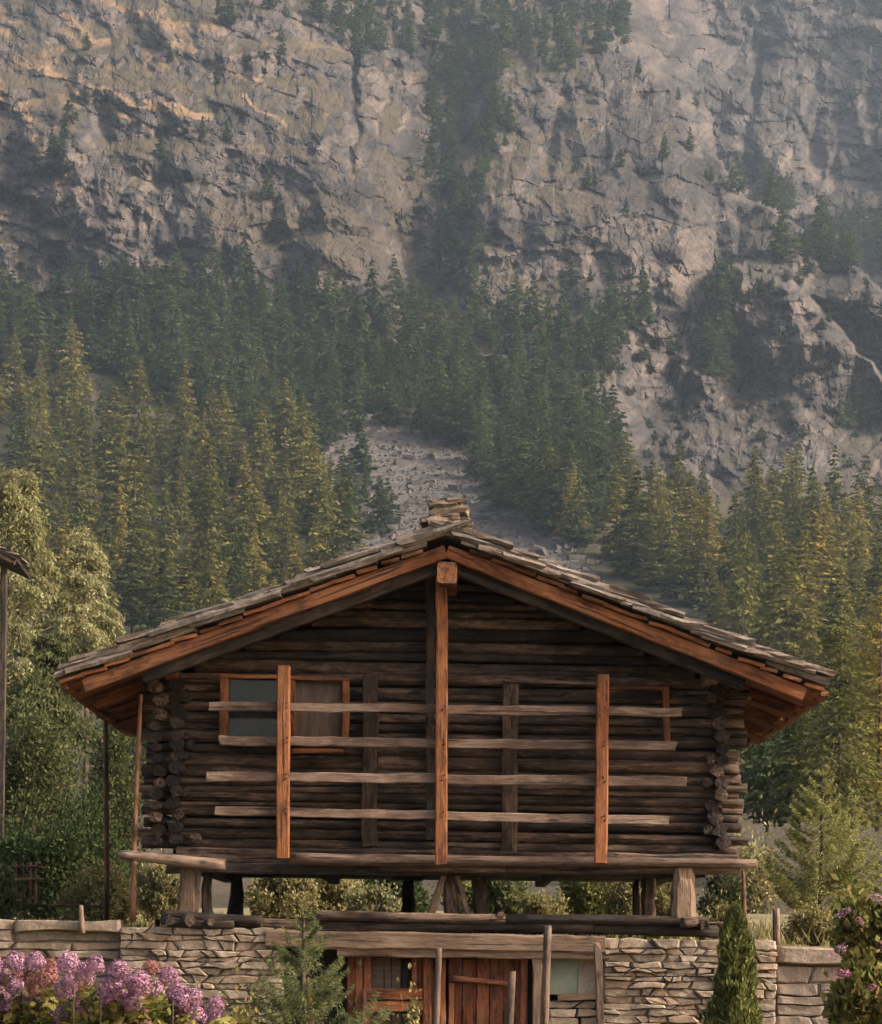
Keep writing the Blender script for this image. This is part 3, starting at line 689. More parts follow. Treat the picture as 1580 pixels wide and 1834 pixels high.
# gallery posts and rails
gal = empty('gallery', (0, 0, 3), barn)
for (xa, ya, xb, yb, wd) in ((508.5, 1193, 506.5, 1537, .155), (791, 1008, 790.5, 1548, .145), (1080, 1209, 1076, 1547, .15)):
    beam('post', P(xa, ya, -.10), P(xb, yb, -.10), .12, wd, M_OR, gal, seg=9, wob=.005)
for i, (xa, ya, xb, yb, wd) in enumerate(((375, 1265, 1222, 1276, .105), (395, 1327, 1211, 1336, .11), (370, 1391, 1226, 1400, .115), (388, 1452, 1196, 1470, .105))):
    a, b = P(xa, ya, .0), P(xb, yb, .0); m_ = (a + b) / 2; m_.x = 0.0
    beam('rail', a, (m_.x - .004, a.y, m_.z + .004), .07, wd, M_GREY, gal, seg=12, wob=.007, endj=.03)
    beam('rail', (m_.x + .004, a.y, m_.z - .004), b, .07, wd * 1.02, M_GREY, gal, seg=12, wob=.007, endj=.03)
    for xx in (-1.87, 0.0, 1.91):               # pegged arms that carry the rails from the wall
        zz = a.z + (b.z - a.z) * (xx - a.x) / (b.x - a.x)
        beam('rail_arm', (xx, .02, zz - .02), (xx, .5, zz - .02), .06, .06, M_DARK, gal, seg=1)
    for xx in (-1.87, 0.0, 1.91):
        zz = a.z + (b.z - a.z) * (xx - a.x) / (b.x - a.x)
        for dz in (-.025, .03):
            log('peg', (xx + rng.uniform(-.02, .02), -.178, zz + dz), (xx, -.10, zz + dz), .011, .011, M_DARK, gal, seg=1, n=7)
for (xa, ya, xb, yb, wd) in ((664, 1210, 662, 1516, .19), (914, 1217, 912, 1526, .19), (771, 1000, 770, 1505, .10)):
    beam('wall_stud', P(xa, ya, .40), P(xb, yb, .40), .08, wd, M_DARK if wd < .15 else M_LOG, barn, seg=9, wob=.008)
# left window: russet frame, dusty pane, dull shutter
wn = empty('window', P(510, 1270, .38), barn)
def board(nm, x0, y0, x1, y1, Y, wz, wy, mat, par, **k): return beam(nm, P(x0, y0, Y), P(x1, y1, Y), wy, wz, mat, par, **k)
board('frame_board', 402, 1209, 400, 1333, .36, .105, .10, M_OR, wn, seg=4)
board('frame_board', 620, 1215, 618, 1334, .36, .085, .10, M_OR, wn, seg=4)
board('frame_board', 521, 1218, 520, 1334, .37, .11, .10, M_OR, wn, seg=4)
board('frame_board', 395, 1211, 627, 1217, .345, .04, .10, M_OR, wn, seg=5)
board('frame_board', 396, 1329, 626, 1334, .345, .05, .10, M_OR, wn, seg=5)
board('sill', 524, 1345, 614, 1346, .30, .055, .09, M_OR, wn, seg=3)
def panel(nm, x0, y0, x1, y1, Y, mat, par, t=.03):
    a, b = P(x0, y0, Y), P(x1, y1, Y)
    c = (a + b) / 2; return beam(nm, (a.x, Y, c.z), (b.x, Y, c.z), t, abs(a.z - b.z), mat, par, seg=1, ch=.05, wob=.001, endj=0)
panel('pane', 410, 1215, 515, 1330, .41, M_PANE, wn)
panel('shutter', 527, 1218, 614, 1330, .42, M_SHUT, wn)
w2 = empty('window_surround', P(1050, 1280, .38), barn)
board('frame_board', 1192, 1231, 1193, 1330, .36, .085, .10, M_OR, w2, seg=4)
board('frame_board', 1092, 1232, 1197, 1234, .345, .03, .10, M_OR, w2, seg=4)
board('frame_board', 905, 1219, 1068, 1225, .36, .03, .08, M_LOG, w2, seg=4)

# roof
roof = empty('roof', (0, 2.5, 5.05), barn)
YV, YB = -.36, 5.35
def slab_mesh(L, W, T, g):
    """rough stone slab: length along X, width along Y, split edges"""
    n = 5; top, bot = [], []
    pts = []
    for i in range(n): pts.append((-L / 2 + L * i / (n - 1), -W / 2))
    for i in range(1, 3): pts.append((L / 2, -W / 2 + W * i / 3))
    for i in range(n): pts.append((L / 2 - L * i / (n - 1), W / 2))
    for i in range(1, 3): pts.append((-L / 2, W / 2 - W * i / 3))
    v = []; m = len(pts)
    for lay, zz in ((0, -T / 2), (1, 0), (2, T / 2)):
        for (a, b) in pts:
            ins = 0 if lay == 1 else -.012
            jx, jy = g.uniform(-.03, .03), g.uniform(-.02, .02)
            v.append((a + jx + ins * (1 if a > 0 else -1), b + jy + ins * (1 if b > 0 else -1), zz + g.uniform(-.006, .006)))
    f = [tuple(range(m - 1, -1, -1)), tuple(range(2 * m, 3 * m))]
    for lay in (0, 1):
        for i in range(m):
            j = (i + 1) % m; f.append((lay * m + i, lay * m + j, (lay + 1) * m + j, (lay + 1) * m + i))
    return mk_mesh('slab', v, f, M_SLATE)
SL = EAVE / math.cos(PITCH)
slab_pool = [slab_mesh(rng.uniform(.62, .88), rng.uniform(1.02, 1.12), rng.uniform(.06, .085), rng) for _ in range(26)]
for s in (-1, 1):
    nco = 21
    for k in range(nco):
        d = .10 + k * (SL - (.30 if s < 0 else .40)) / nco + rng.uniform(-.05, .05)           # distance down the slope from the ridge
        for j in range(6):
            y = YV + .47 + j * .98 + (rng.uniform(-.06, .03) if j == 0 else 0)
            if j == 5: y -= .1
            tilt = PITCH - rad(rng.uniform(2.2, 4.4))
            x = s * (d + .12) * math.cos(PITCH); zz = APEX - (d + .12) * math.sin(PITCH) - .02 + rng.uniform(-.03, .028)
            M = Matrix.Translation((x, y, zz)) @ Matrix.Rotation(s * tilt, 4, 'Y') @ Matrix.Rotation(rng.choice([0, math.pi]) + rng.uniform(-.05, .05), 4, 'Z') @ Matrix.Rotation(rad(rng.uniform(-1.5, 1.5)), 4, 'X')
            mobj('stone_slab', rng.choice(slab_pool), roof, M)
    for k in range(nco):
        d = .02 + (k + .5) * (SL - (.30 if s < 0 else .40)) / nco + rng.uniform(-.06, .06); x = s * (d + .1) * math.cos(PITCH)
        M = Matrix.Translation((x, YV + .50 + rng.uniform(-.05, .10), APEX - (d + .1) * math.sin(PITCH) + .055 + rng.uniform(-.02, .02))) @ Matrix.Rotation(s * (PITCH - rad(rng.uniform(3, 6.5))), 4, 'Y') @ Matrix.Rotation(rng.choice([0, math.pi]) + rng.uniform(-.09, .09), 4, 'Z') @ Matrix.Rotation(rad(rng.uniform(-2, 2)), 4, 'X')
        mobj('stone_slab', rng.choice(slab_pool), roof, M)
    # eave slab course, bed boards under the slabs, bargeboard, soffit boards
    for k in range(16):
        d = .30 + k * (SL - .35) / 16; Lk = rng.uniform(.20, .34)
        a = (s * d * math.cos(PITCH), YV + .02, APEX - d * math.sin(PITCH) - .155 + rng.uniform(-.012, .012))
        d2 = d + Lk; b = (s * d2 * math.cos(PITCH), YV + .02, APEX - d2 * math.sin(PITCH) - .135 + rng.uniform(-.012, .012))
        beam('batten', a, b, rng.uniform(.10, .16), .045, M_OR, roof, seg=2, wob=.004)
    a = (s * .01, YV + .03, APEX - .265); d = SL - .32
    b = (s * d * math.cos(PITCH), YV + .03, APEX - .265 - d * math.sin(PITCH))
    beam('bargeboard', a, b, .09, .16, M_OR, roof, seg=10, wob=.004)
    a2 = (s * .05, YV + .16, APEX - .40); b2 = (s * (d - .75) * math.cos(PITCH), YV + .16, APEX - .40 - (d - .75) * math.sin(PITCH))
    beam('rafter', a2, b2, .10, .16, M_DARK, roof, seg=6)
    nb = 27
    for j in range(nb):
        y = YV + .12 + j * (YB - YV - .2) / nb; dd = SL - .10 + rng.uniform(-.10, .05)
        zo = .185 + rng.uniform(-.008, .008)
        beam('soffit_board', (s * .04, y + .09, APEX - zo - .04 * TP), (s * dd * math.cos(PITCH), y + .09, APEX - zo - dd * math.sin(PITCH)), .195, .035, M_OR if rng.random() < .7 else M_DOOR, roof, seg=3, wob=.004)
    for yr in (.95, 2.2, 3.5, 4.8):
        beam('rafter', (s * .1, yr, APEX - .30), (s * (SL - .25) * math.cos(PITCH), yr, APEX - .29 - (SL - .25) * math.sin(PITCH)), .11, .14, M_DOOR, roof, seg=3)
    beam('eave_board', (s * (EAVE - .06), YV + .05, roof_z(EAVE - .06) - .16), (s * (EAVE - .06), YB, roof_z(EAVE - .06) - .16), .10, .06, M_OR, roof, seg=8, wob=.012)
beam('ridge_purlin', (0.02, YV - .06, APEX - .52), (0.02, 5.2, APEX - .52), .235, .25, M_OR, roof, seg=4)
for (xx, yy_, yf, wd, mt_) in ((265, 1206, -.05, .15, M_OR), (301, 1196, .0, .17, M_OR), (1281, 1205, -.12, .19, M_PALE)):
    a = P(xx, yy_, yf); beam('purlin', a, (a.x, 5.1, a.z), wd, wd * .95, mt_, roof, seg=4, wob=.008)
for (xx, yy_, ww, hh_) in ((802, 944, .48, .11), (797, 932, .38, .10), (806, 921, .42, .08), (798, 911, .35, .07), (803, 904, .38, .05), (772, 938, .26, .07), (826, 940, .26, .06)):
    a = P(xx, yy_, YV + .25)
    me = slab_mesh(ww, .55, hh_, rng); me.materials[0] = M_CAPST
    mobj('ridge_stone', me, roof, Matrix.Translation(a) @ Matrix.Rotation(rad(rng.uniform(-6, 6)), 4, 'Y') @ Matrix.Rotation(rad(rng.uniform(-8, 8)), 4, 'Z'))
for s_ in (-1, 1):
    me = slab_mesh(.62, 1.0, .07, rng); mobj('ridge_stone', me, roof, Matrix.Translation((s_ * .27, YV + .47, APEX - .035)) @ Matrix.Rotation(s_ * (PITCH - rad(5)), 4, 'Y'))
for j in range(5):
    me = slab_mesh(.5, .95, .08, rng); mobj('ridge_stone', me, roof, Matrix.Translation((0, .75 + j, APEX + .05)) @ Matrix.Rotation(rad(90 * 0), 4, 'Z'))

# stilts, capstones and the base frame
ug = empty('understructure', (0, 2, 2.1), barn)
def stilt(xa, xb, ya, yb, wa, wb, Y, mat):
    """squared post that widens towards its foot"""
    a, b = P(xb, yb, Y), P(xa, ya, Y)
    M, L = axis_matrix(a, b); me = beam_mesh(L, wb, wb, mat, seg=5, wob=.012, taper=1 - wa / wb, ch=.2)
    return mobj('stilt', me, ug, M)
stilt(339, 336, 1552, 1640, .20, .25, .25, M_PALE); stilt(372, 372, 1556, 1640, .11, .13, .5, M_LOG); stilt(357, 352, 1560, 1640, .05, .06, .18, M_PALE)
stilt(424, 422, 1568, 1648, .15, .23, 4.3, M_DARK); stilt(733, 730, 1572, 1652, .15, .20, 4.3, M_DARK)
stilt(858, 860, 1568, 1645, .18, .17, .9, M_LOG); stilt(805, 812, 1562, 1640, .17, .22, .5, M_LOG); stilt(795, 772, 1564, 1636, .07, .09, .3, M_PALE); stilt(818, 838, 1564, 1636, .06, .07, .35, M_LOG)
stilt(1140, 1138, 1574, 1655, .08, .12, 4.3, M_DARK); stilt(1162, 1162, 1570, 1650, .17, .17, 1.4, M_LOG); stilt(1224, 1224, 1556, 1645, .24, .30, .22, M_PALE)
for (xx, yy_, ww, Y) in ((440, 1566, .85, 4.2), (732, 1572, .42, 4.2), (858, 1563, .34, .9), (1145, 1566, .55, 3.0), (372, 1552, .4, .6)):
    me = slab_mesh(ww, .7, .07, rng); me.materials[0] = M_DARK
    mobj('capstone', me, ug, Matrix.Translation(P(xx, yy_, Y)))
for (xa, ya, xb, yb, Y, ra, rb, mt_) in ((290, 1640, 470, 1650, .12, .065, .08, M_DARK), (345, 1655, 690, 1660, .22, .075, .08, M_LOG), (560, 1642, 905, 1645, .12, .06, .055, M_LOG),
        (640, 1658, 1060, 1660, .20, .075, .085, M_DARK), (890, 1646, 1270, 1652, .12, .06, .06, M_DARK), (900, 1662, 1285, 1668, .2, .07, .075, M_DARK), (300, 1652, 420, 1656, .0, .06, .05, M_DARK)):
    log('base_log', P(xa, ya, Y), P(xb, yb, Y), ra, rb, mt_, ug, seg=14, wob=.14, bend=.012)
for Y in (2.2, 4.35):
    log('base_log', (-3.2, Y, 2.17), (3.3, Y, 2.17), .09, .09, M_DARK, ug, seg=8, wob=.1)
for xx in (-3.0, 0.1, 2.9):
    log('base_log', (xx, .4, 2.18), (xx, 4.6, 2.18), .08, .08, M_DARK, ug, seg=6, wob=.1)
for (xx, yy_, sc) in ((335, 1648, .12), (372, 1652, .09), (300, 1650, .10), (895, 1640, .07), (1235, 1652, .12), (1262, 1658, .09)):
    me = log_mesh(sc * 1.6, sc * .6, sc * .5, M_LOG, seg=4, n=8, wob=.25); mobj('packing_block', me, ug, Matrix.Translation(P(xx, yy_, -.02)) @ Matrix.Rotation(rng.uniform(0, 3), 4, 'Z'))

# stone base of the barn
def stone_piece(poly, yf, yb, mat, name, par, g, bev=.014):
    """one fitted stone: polygon in (x, z), rounded front, reaching back into the wall"""
    n = len(poly); cx = sum(p[0] for p in poly) / n; cz = sum(p[1] for p in poly) / n
    v = []
    out = yf + g.uniform(-.05, .03)
    for (sc, yy_) in ((1.0, yb), (1.0, out + bev * 1.8), (.94, out + bev * .5), (.80, out)):
        for (a, b) in poly:
            j = g.uniform(-.005, .005)
            v.append((cx + (a - cx) * sc + j - cx, yy_ + (g.uniform(-.006, .006) if sc < 1 else 0), cz + (b - cz) * sc + j - cz))
    f = [tuple(range(3 * n, 4 * n))]
    for l_ in range(3):
        for i in range(n):
            j = (i + 1) % n; f.append((l_ * n + i, l_ * n + j, (l_ + 1) * n + j, (l_ + 1) * n + i))
    return mobj(name, mk_mesh('stone', v, f, mat), par, Matrix.Translation((cx, 0, cz)))
def masonry(x0, x1, z0, z1, yf, par, g, hmin=.042, hmax=.11, wmin=.12, wmax=.5, gap=.0046, mat=None):
    zs = [z0]
    while zs[-1] < z1 - hmin: zs.append(min(z1, zs[-1] + g.uniform(hmin, hmax)))
    zs[-1] = z1
    amp = [0] + [.009] * (len(zs) - 2) + [.004]
    phs = [(g.uniform(0, 9), g.uniform(2, 6), g.uniform(0, 9)) for _ in zs]
    def zl(i, x): a, b, c = phs[i]; return zs[i] + amp[i] * (math.sin(x * b + a) + .7 * math.sin(x * b * 2.7 + c))
    for i in range(len(zs) - 1):
        x = x0; hgt = zs[i + 1] - zs[i]; sl0 = 0
        while x < x1 - .02:
            wd = min(g.uniform(wmin, wmax) * (.6 + hgt * 3.2), x1 - x)
            if x1 - x - wd < .10: wd = x1 - x
            last = x + wd >= x1 - .001; sl1 = 0 if last else g.uniform(-.05, .05)
            if hgt > .12 and g.random() < .2 and not last:    # two thin stones on top of each other
                zm = .5 + g.uniform(-.15, .15)
                parts = ((0, zm), (zm, 1))
            else: parts = ((0, 1),)
            for (ta, tb) in parts:
                def pt(xx, t, sl):
                    xx = xx + sl * (t - .5) * 2
                    return (xx, zl(i, xx) * (1 - t) + zl(i + 1, xx) * t)
                nn = 3 if wd > .22 else 2
                pl = []
                for q_ in range(nn + 1): pl.append(pt(x + sl0 * 0 + wd * q_ / nn, ta, sl0 * (1 - q_ / nn) + sl1 * q_ / nn))
                for q_ in range(nn, -1, -1): pl.append(pt(x + wd * q_ / nn, tb, sl0 * (1 - q_ / nn) + sl1 * q_ / nn))
                mx_ = sum(p[0] for p in pl) / len(pl); mz_ = sum(p[1] for p in pl) / len(pl)
                pl = [(p[0] + math.copysign(min(gap, abs(mx_ - p[0]) * .5), mx_ - p[0]) + g.uniform(-.012, .012), p[1] + math.copysign(gap, mz_ - p[1]) + g.uniform(-.009, .009)) for p in pl]
                # knock the corners off
                c = [0, nn, nn + 1, 2 * nn + 1]; k_ = g.uniform(.0, .16)
                pl = [((p[0] * (1 - k_ * .35) + mx_ * k_ * .35, p[1] * (1 - k_) + mz_ * k_) if i_ in c else p) for i_, p in enumerate(pl)]
                stone_piece(pl, yf, yf + .16, mat or M_STONE, 'stone', par, g)
            x += wd; sl0 = sl1
base = empty('stone_base', (0, .3, 0), barn)
ga = random.Random(3)
xA, xB = P(213, 1700, 0).x, P(490, 1700, 0).x; zT = P(350, 1661, 0).z
xC, xD = P(1082, 1700, 0).x, P(1392, 1700, 0).x; zT2 = P(1180, 1681, 0).z
masonry(xA, xB + .12, 0.55, zT, 0.0, base, ga)
masonry(xC, xD, 0.55, zT2, 0.0, base, ga)
def box(nm, x0, x1, y0, y1, z0, z1, mat, par):
    v = [(x0, y0, z0), (x1, y0, z0), (x1, y1, z0), (x0, y1, z0), (x0, y0, z1), (x1, y0, z1), (x1, y1, z1), (x0, y1, z1)]
    return mobj(nm, mk_mesh(nm, v, [(0, 3, 2, 1), (4, 5, 6, 7), (0, 1, 5, 4), (1, 2, 6, 5), (2, 3, 7, 6), (3, 0, 4, 7)], mat), par)
box('mortar_core', xA + .02, xB + .10, .045, .5, -.1, zT - .03, M_MORTAR, base)
box('mortar_core', xC + .02, xD - .02, .045, .5, -.1, zT2 - .03, M_MORTAR, base)
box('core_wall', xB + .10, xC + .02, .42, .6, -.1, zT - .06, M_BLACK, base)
# timber front between the stone piers
tfr = empty('timber_front', (0, .1, 0), barn)
board('lintel', 478, 1682, 1083, 1692, .06, .215, .22, M_PALE, tfr, seg=14, wob=.008)
board('lintel', 606, 1706, 1090, 1711, .08, .10, .2, M_PALE, tfr, seg=12, wob=.007)
g = rng
x = 622
while x < 768:
    wv = g.uniform(13, 24); 
    if 668 < x + wv / 2 < 728:
        board('wall_plank', x + wv / 2, 1716, x + wv / 2, 1850, .33, wv / 150 * .96, .04, M_SHUT if x < 705 else M_DARK, tfr, seg=4)
    else:
        board('wall_plank', x + wv / 2, 1714, x + wv / 2, 1850, .26 + g.uniform(-.02, .02), wv / 150 * .96, .04, M_DOOR, tfr, seg=4)
    x += wv
board('cross_board', 650, 1781, 756, 1780, .16, .13, .05, M_OR, tfr, seg=5); board('cross_board', 655, 1803, 758, 1802, .17, .12, .05, M_OR, tfr, seg=5)
board('jamb', 653, 1772, 653, 1850, .15, .04, .06, M_DOOR, tfr, seg=3); board('jamb', 766, 1714, 765, 1850, .2, .10, .1, M_DOOR, tfr, seg=4)
door = empty('door', P(870, 1800, .22), barn)
x = 803
while x < 932:
    wv = min(g.uniform(16, 27), 940 - x)
    board('door_plank', x + wv / 2, 1716 + g.uniform(0, 5), x + wv / 2 - .5, 1850, .24 + g.uniform(-.012, .012), wv / 150 * .95, .04, M_DOOR if g.random() < .8 else M_OR, door, seg=5)
    x += wv
log('door_bar', P(812, 1752, .15), P(908, 1762, .15), .035, .028, M_DOOR, door, seg=6)
board('door_batten', 810, 1762, 808, 1850, .18, .06, .05, M_OR, door, seg=4)
board('latch', 888, 1772, 886, 1792, .19, .03, .02, M_IRON, door, seg=2)
board('jamb', 939, 1714, 938, 1850, .14, .09, .12, M_DOOR, tfr, seg=4); board('jamb', 963, 1690, 962, 1850, .05, .12, .1, M_PALE, tfr, seg=5); board('jamb', 792, 1714, 792, 1850, .18, .08, .08, M_DOOR, tfr, seg=4)
panel('plaster_panel', 982, 1716, 1052, 1782, .20, M_GREEN, tfr); panel('plaster_patch', 1036, 1716, 1084, 1790, .19, M_RENDER, tfr)
board('wall_plank', 1000, 1787, 1072, 1784, .15, .08, .06, M_PALE, tfr, seg=4)
masonry(P(980, 1800, .2).x, P(1086, 1800, .2).x, .55, P(1000, 1793, .2).z, .16, base, ga, .06, .11)

# thin poles that prop the left eave
for (xa, ya, xb, yb, Y, rr, lb) in ((190, 1282, 190, 1648, 3.6, .034, 'tall thin pole propping the outer left eave'), (250, 1243, 239, 1648, .22, .030, 'thin reddish pole close to the left log corner')):
    tag(log('prop_pole', P(xb, yb, Y), P(xa, ya, Y), rr * 1.15, rr * .8, M_POLE, None, seg=10, n=8, wob=.07, bend=.012), lb, 'pole')

# ------------------------------------------------------------------ garden walls beside the barn
lw = empty('retaining_wall', P(100, 1834, .2)); tag(lw, 'rough retaining wall of long slabs left of the stone base', 'wall')
zl_ = P(100, 1648, .3).z; xl0 = -8.5
core = box('wall_core', xl0, xA - .0, .30, .9, -.1, zl_ - .12, M_RENDER, lw)
gb = random.Random(12)
for row, (z1_, hgt, lo, hi) in enumerate(((zl_, .13, .8, 1.6), (zl_ - .135, .12, .5, 1.3))):
    x = xl0
    while x < xA - .02:
        wd = min(gb.uniform(lo, hi), xA - x); j = lambda: gb.uniform(-.03, .03)
        if xA - x - wd < .2: wd = xA - x
        pl = [(x + .01, z1_ - hgt + j()), (x + wd * .35, z1_ - hgt + j()), (x + wd * .7, z1_ - hgt + j()), (x + wd - .01, z1_ - hgt + j()), (x + wd - .01 + j() * .2, z1_ + j() * .5), (x + wd * .7, z1_ + j() * .6), (x + wd * .3, z1_ + j() * .6), (x + .01, z1_ + j() * .5)]
        stone_piece(pl, .18 + (.0 if row == 0 else .07) + gb.uniform(-.04, .04), .5, M_STONE, 'slab' if row == 0 else 'stone', lw, gb, .02)
        x += wd
masonry(xl0 + 1.0, xA, .55, zl_ - .27, .24, lw, gb, .09, .22, .3, 1.0)
rw = empty('garden_wall', P(1450, 1834, .2)); tag(rw, 'low rendered garden wall with a long coping stone right of the juniper', 'wall')
xr1 = 8.5; zr_ = P(1450, 1696, .3).z
box('wall_core', xD, xr1, .22, .9, -.1, zr_ - .12, M_RENDER, rw)
x = xD + .01
while x < xr1:
    wd = gb.uniform(.7, 1.1); j = lambda: gb.uniform(-.02, .02)
    pl = [(x, zr_ - .2 + j()), (x + wd * .4, zr_ - .22 + j()), (x + wd - .02, zr_ - .19 + j()), (x + wd - .02, zr_ - .02 + j()), (x + wd * .5, zr_ + j()), (x + .02, zr_ + j())]
    stone_piece(pl, .06, .7, M_STONE, 'coping_stone', rw, gb, .03); x += wd
masonry(xD + .01, xr1 - 1.0, .45, zr_ - .23, .15, rw, gb, .10, .24, .3, .9, .006, M_RENDER)

# ------------------------------------------------------------------ fence posts in front of the barn and small garden woodwork
def fence_post(xa, ya, xb, Y, wd, lb, mat=M_POST, shape='log'):
    a = P(xa, ya, Y); b = P(xb, 1834, Y); b = a + (b - a) * ((a.z + .2) / (a.z - b.z))
    if shape == 'log': o = log('fence_post', b, a, wd * .55, wd * .42, mat, None, seg=10, n=8, wob=.12, bend=.006)
    else: o = beam('fence_post', b, a, wd, wd * .7, mat, None, seg=8, wob=.01, endj=.05)
    return tag(o, lb, 'post', 'wooden posts before the barn front')
fence_post(981, 1659, 976, -1.6, .095, 'tallest wooden post, round, before the pale door jamb')
fence_post(787, 1698, 783, -1.6, .085, 'pointed grey post in front of the left door jamb')
fence_post(917, 1741, 911, -2.2, .095, 'short round grey post in front of the door planks', M_POST)
fence_post(1070, 1693, 1077, -.5, .12, 'split weathered post at the edge of the right stone pier', M_POST, 'beam')
fence_post(552, 1756, 558, -4.0, .075, 'orange stake beside the young pine', M_OR)
tag(log('thin_stake', P(1334, 1650, .9), P(1332, 1562, .9), .03, .022, M_POLE, None, seg=5, n=7), 'thin brown stake beyond the right end of the sill log', 'post')
tag(log('thin_stake', P(1391, 1692, .6), P(1390, 1628, .6), .05, .045, M_PALE, None, seg=4, n=8, wob=.12), 'short stump of a post above the right garden wall', 'post')
tag(log('thin_stake', P(147, 1672, .1), P(145, 1622, .1), .045, .03, M_PALE, None, seg=4, n=7, wob=.12), 'short forked stick against the left retaining wall', 'post')
tag(log('fence_rail', P(1255, 1651, .6), P(1345, 1654, .6), .016, .016, M_GREY, None, seg=6, n=6, bend=.01), 'thin pale rail behind the juniper top', 'rail')
tag(log('fence_rail', P(-40, 1618, 4.2), P(190, 1627, 4.2), .022, .02, M_POLE, None, seg=8, n=6, bend=.02), 'thin dark rail along the terrace left of the pole', 'rail')
gt = empty('garden_gate', P(55, 1620, 5)); tag(gt, 'small brown wooden lattice gate under the dark hedge', 'gate')
for xx in (28, 41, 55, 64): log('gate_bar', P(xx, 1618, 5), P(xx, 1545, 5), .022, .018, M_POLE, gt, seg=4, n=6)
for yq in (1553, 1575): log('gate_rail', P(12, yq, 4.96), P(78, yq + 1, 4.96), .022, .02, M_POLE, gt, seg=5, n=6, bend=.012)

# neighbour's roof corner at the left edge of the picture
nh = empty('neighbouring_hut', P(-150, 1640, 12)); tag(nh, 'brown roof corner of a neighbouring hut at the left picture edge', 'building')
a0 = P(32, 1003, 12)
for k in range(7):
    beam('roof_board', (a0.x - .02 * k, 12 + k * .3, a0.z + .0), (a0.x - 2.2, 12 + k * .3, a0.z + 1.0), .29, .05, M_DARK, nh, seg=3)
for k in range(4):
    me = slab_mesh(.7, 1.0, .05, rng); mobj('stone_slab', me, nh, Matrix.Translation((a0.x - .3 - .5 * k, 12.4, a0.z + .2 + .23 * k)) @ Matrix.Rotation(rad(22), 4, 'Y'))
beam('bargeboard', (a0.x - .02, 11.9, a0.z - .05), (a0.x - 2.2, 11.9, a0.z + .93), .06, .12, M_LOG, nh, seg=4)
pc = P(4, 1300, 12.4)
beam('corner_post', (pc.x, 12.4, 2.0), (pc.x, 12.4, a0.z + .0), .12, .10, M_DARK, nh, seg=5)
for k in range(24): log('log', (pc.x - 2.4, 12.6, 2.15 + k * .2), (pc.x - .06, 12.6, 2.15 + k * .2), .1, .1, M_LOG, nh, seg=3, n=8)

# ------------------------------------------------------------------ bushes and garden plants
def cloud(g, rx, ry, rz, n, size, clumps=26, wide=.5, up=.2, spread=.38, flat_bottom=True):
    c = g.normal(0, 1, (clumps, 3)); c = unit(c) * g.uniform(.35, .95, clumps)[:, None] ** .6
    rad_ = g.uniform(.6, 1.25, clumps) * spread
    i = g.integers(0, clumps, n); d = unit(g.normal(0, 1, (n, 3))) * (g.uniform(.2, 1, n) ** .5)[:, None]
    p = (c[i] * .78 + d * rad_[i][:, None]) * np.array([rx, ry, rz])
    stray = g.random(n) < .14; p[:, 2] += np.where(stray, g.exponential(.22, n) * rz, 0); p[:, 0] += np.where(stray, g.normal(0, .12, n) * rx, 0)
    dirv = unit(d + g.normal(0, .7, (n, 3)) + np.array([0, 0, up]) + stray[:, None] * np.array([0, 0, 1.2])); sz = size * g.uniform(.6, 1.4, n)[:, None]
    wv = unit(np.cross(dirv, g.normal(0, 1, (n, 3)))) * sz * wide
    return quads_from(p, dirv * sz, wv)
def stems_mesh(g, rx, rz, n, r0):
    V_, F_ = [], []; off = 0
    for i in range(n):
        a = g.uniform(0, 6.28); rr = g.uniform(.2, .8); v, f = trunk_arr(1.0, r0, 4, 3)
        v = v.copy(); t = np.clip(v[:, 2], 0, 1); v[:, 2] = v[:, 2] * rz * g.uniform(1.0, 1.6); v[:, 0] += math.cos(a) * rr * rx * t; v[:, 1] += math.sin(a) * rr * rx * t
        V_.append(v); F_.append(f + off); off += len(v)
    return np.concatenate(V_), np.concatenate(F_)
def bush(name, cx, cyy, hw, hh_, Y, mat, n, size, label, seed, ground=None, wide=.5, clumps=26, group=None):
    """leafy bush whose middle the photograph shows at (cx, cyy), half sizes in pixels at depth Y"""
    g = np.random.default_rng(seed); m = (Y + CAM_D) / FPX; c = P(cx, cyy, Y); rx, rz = hw * m, hh_ * m
    gz = ground if ground is not None else max(0.0, c.z - rz)
    o = empty(name, (c.x, Y, gz)); tag(o, label, 'bush', group)
    zt_ = c.z + rz; rz = max(rz, (zt_ - gz) * .56); c.z = zt_ - rz
    v, f = cloud(g, rx, rx * .8, rz, n, size, clumps, wide); mobj('foliage', np_mesh('bush_foliage', v, f, mat), o, Matrix.Translation((c.x, Y, c.z)))
    v, f = stems_mesh(g, rx, max(.2, c.z - gz), 7, .018); mobj('stems', np_mesh('bush_stems', v, f, M_BARK), o, Matrix.Translation((c.x, Y, gz)))
    return o
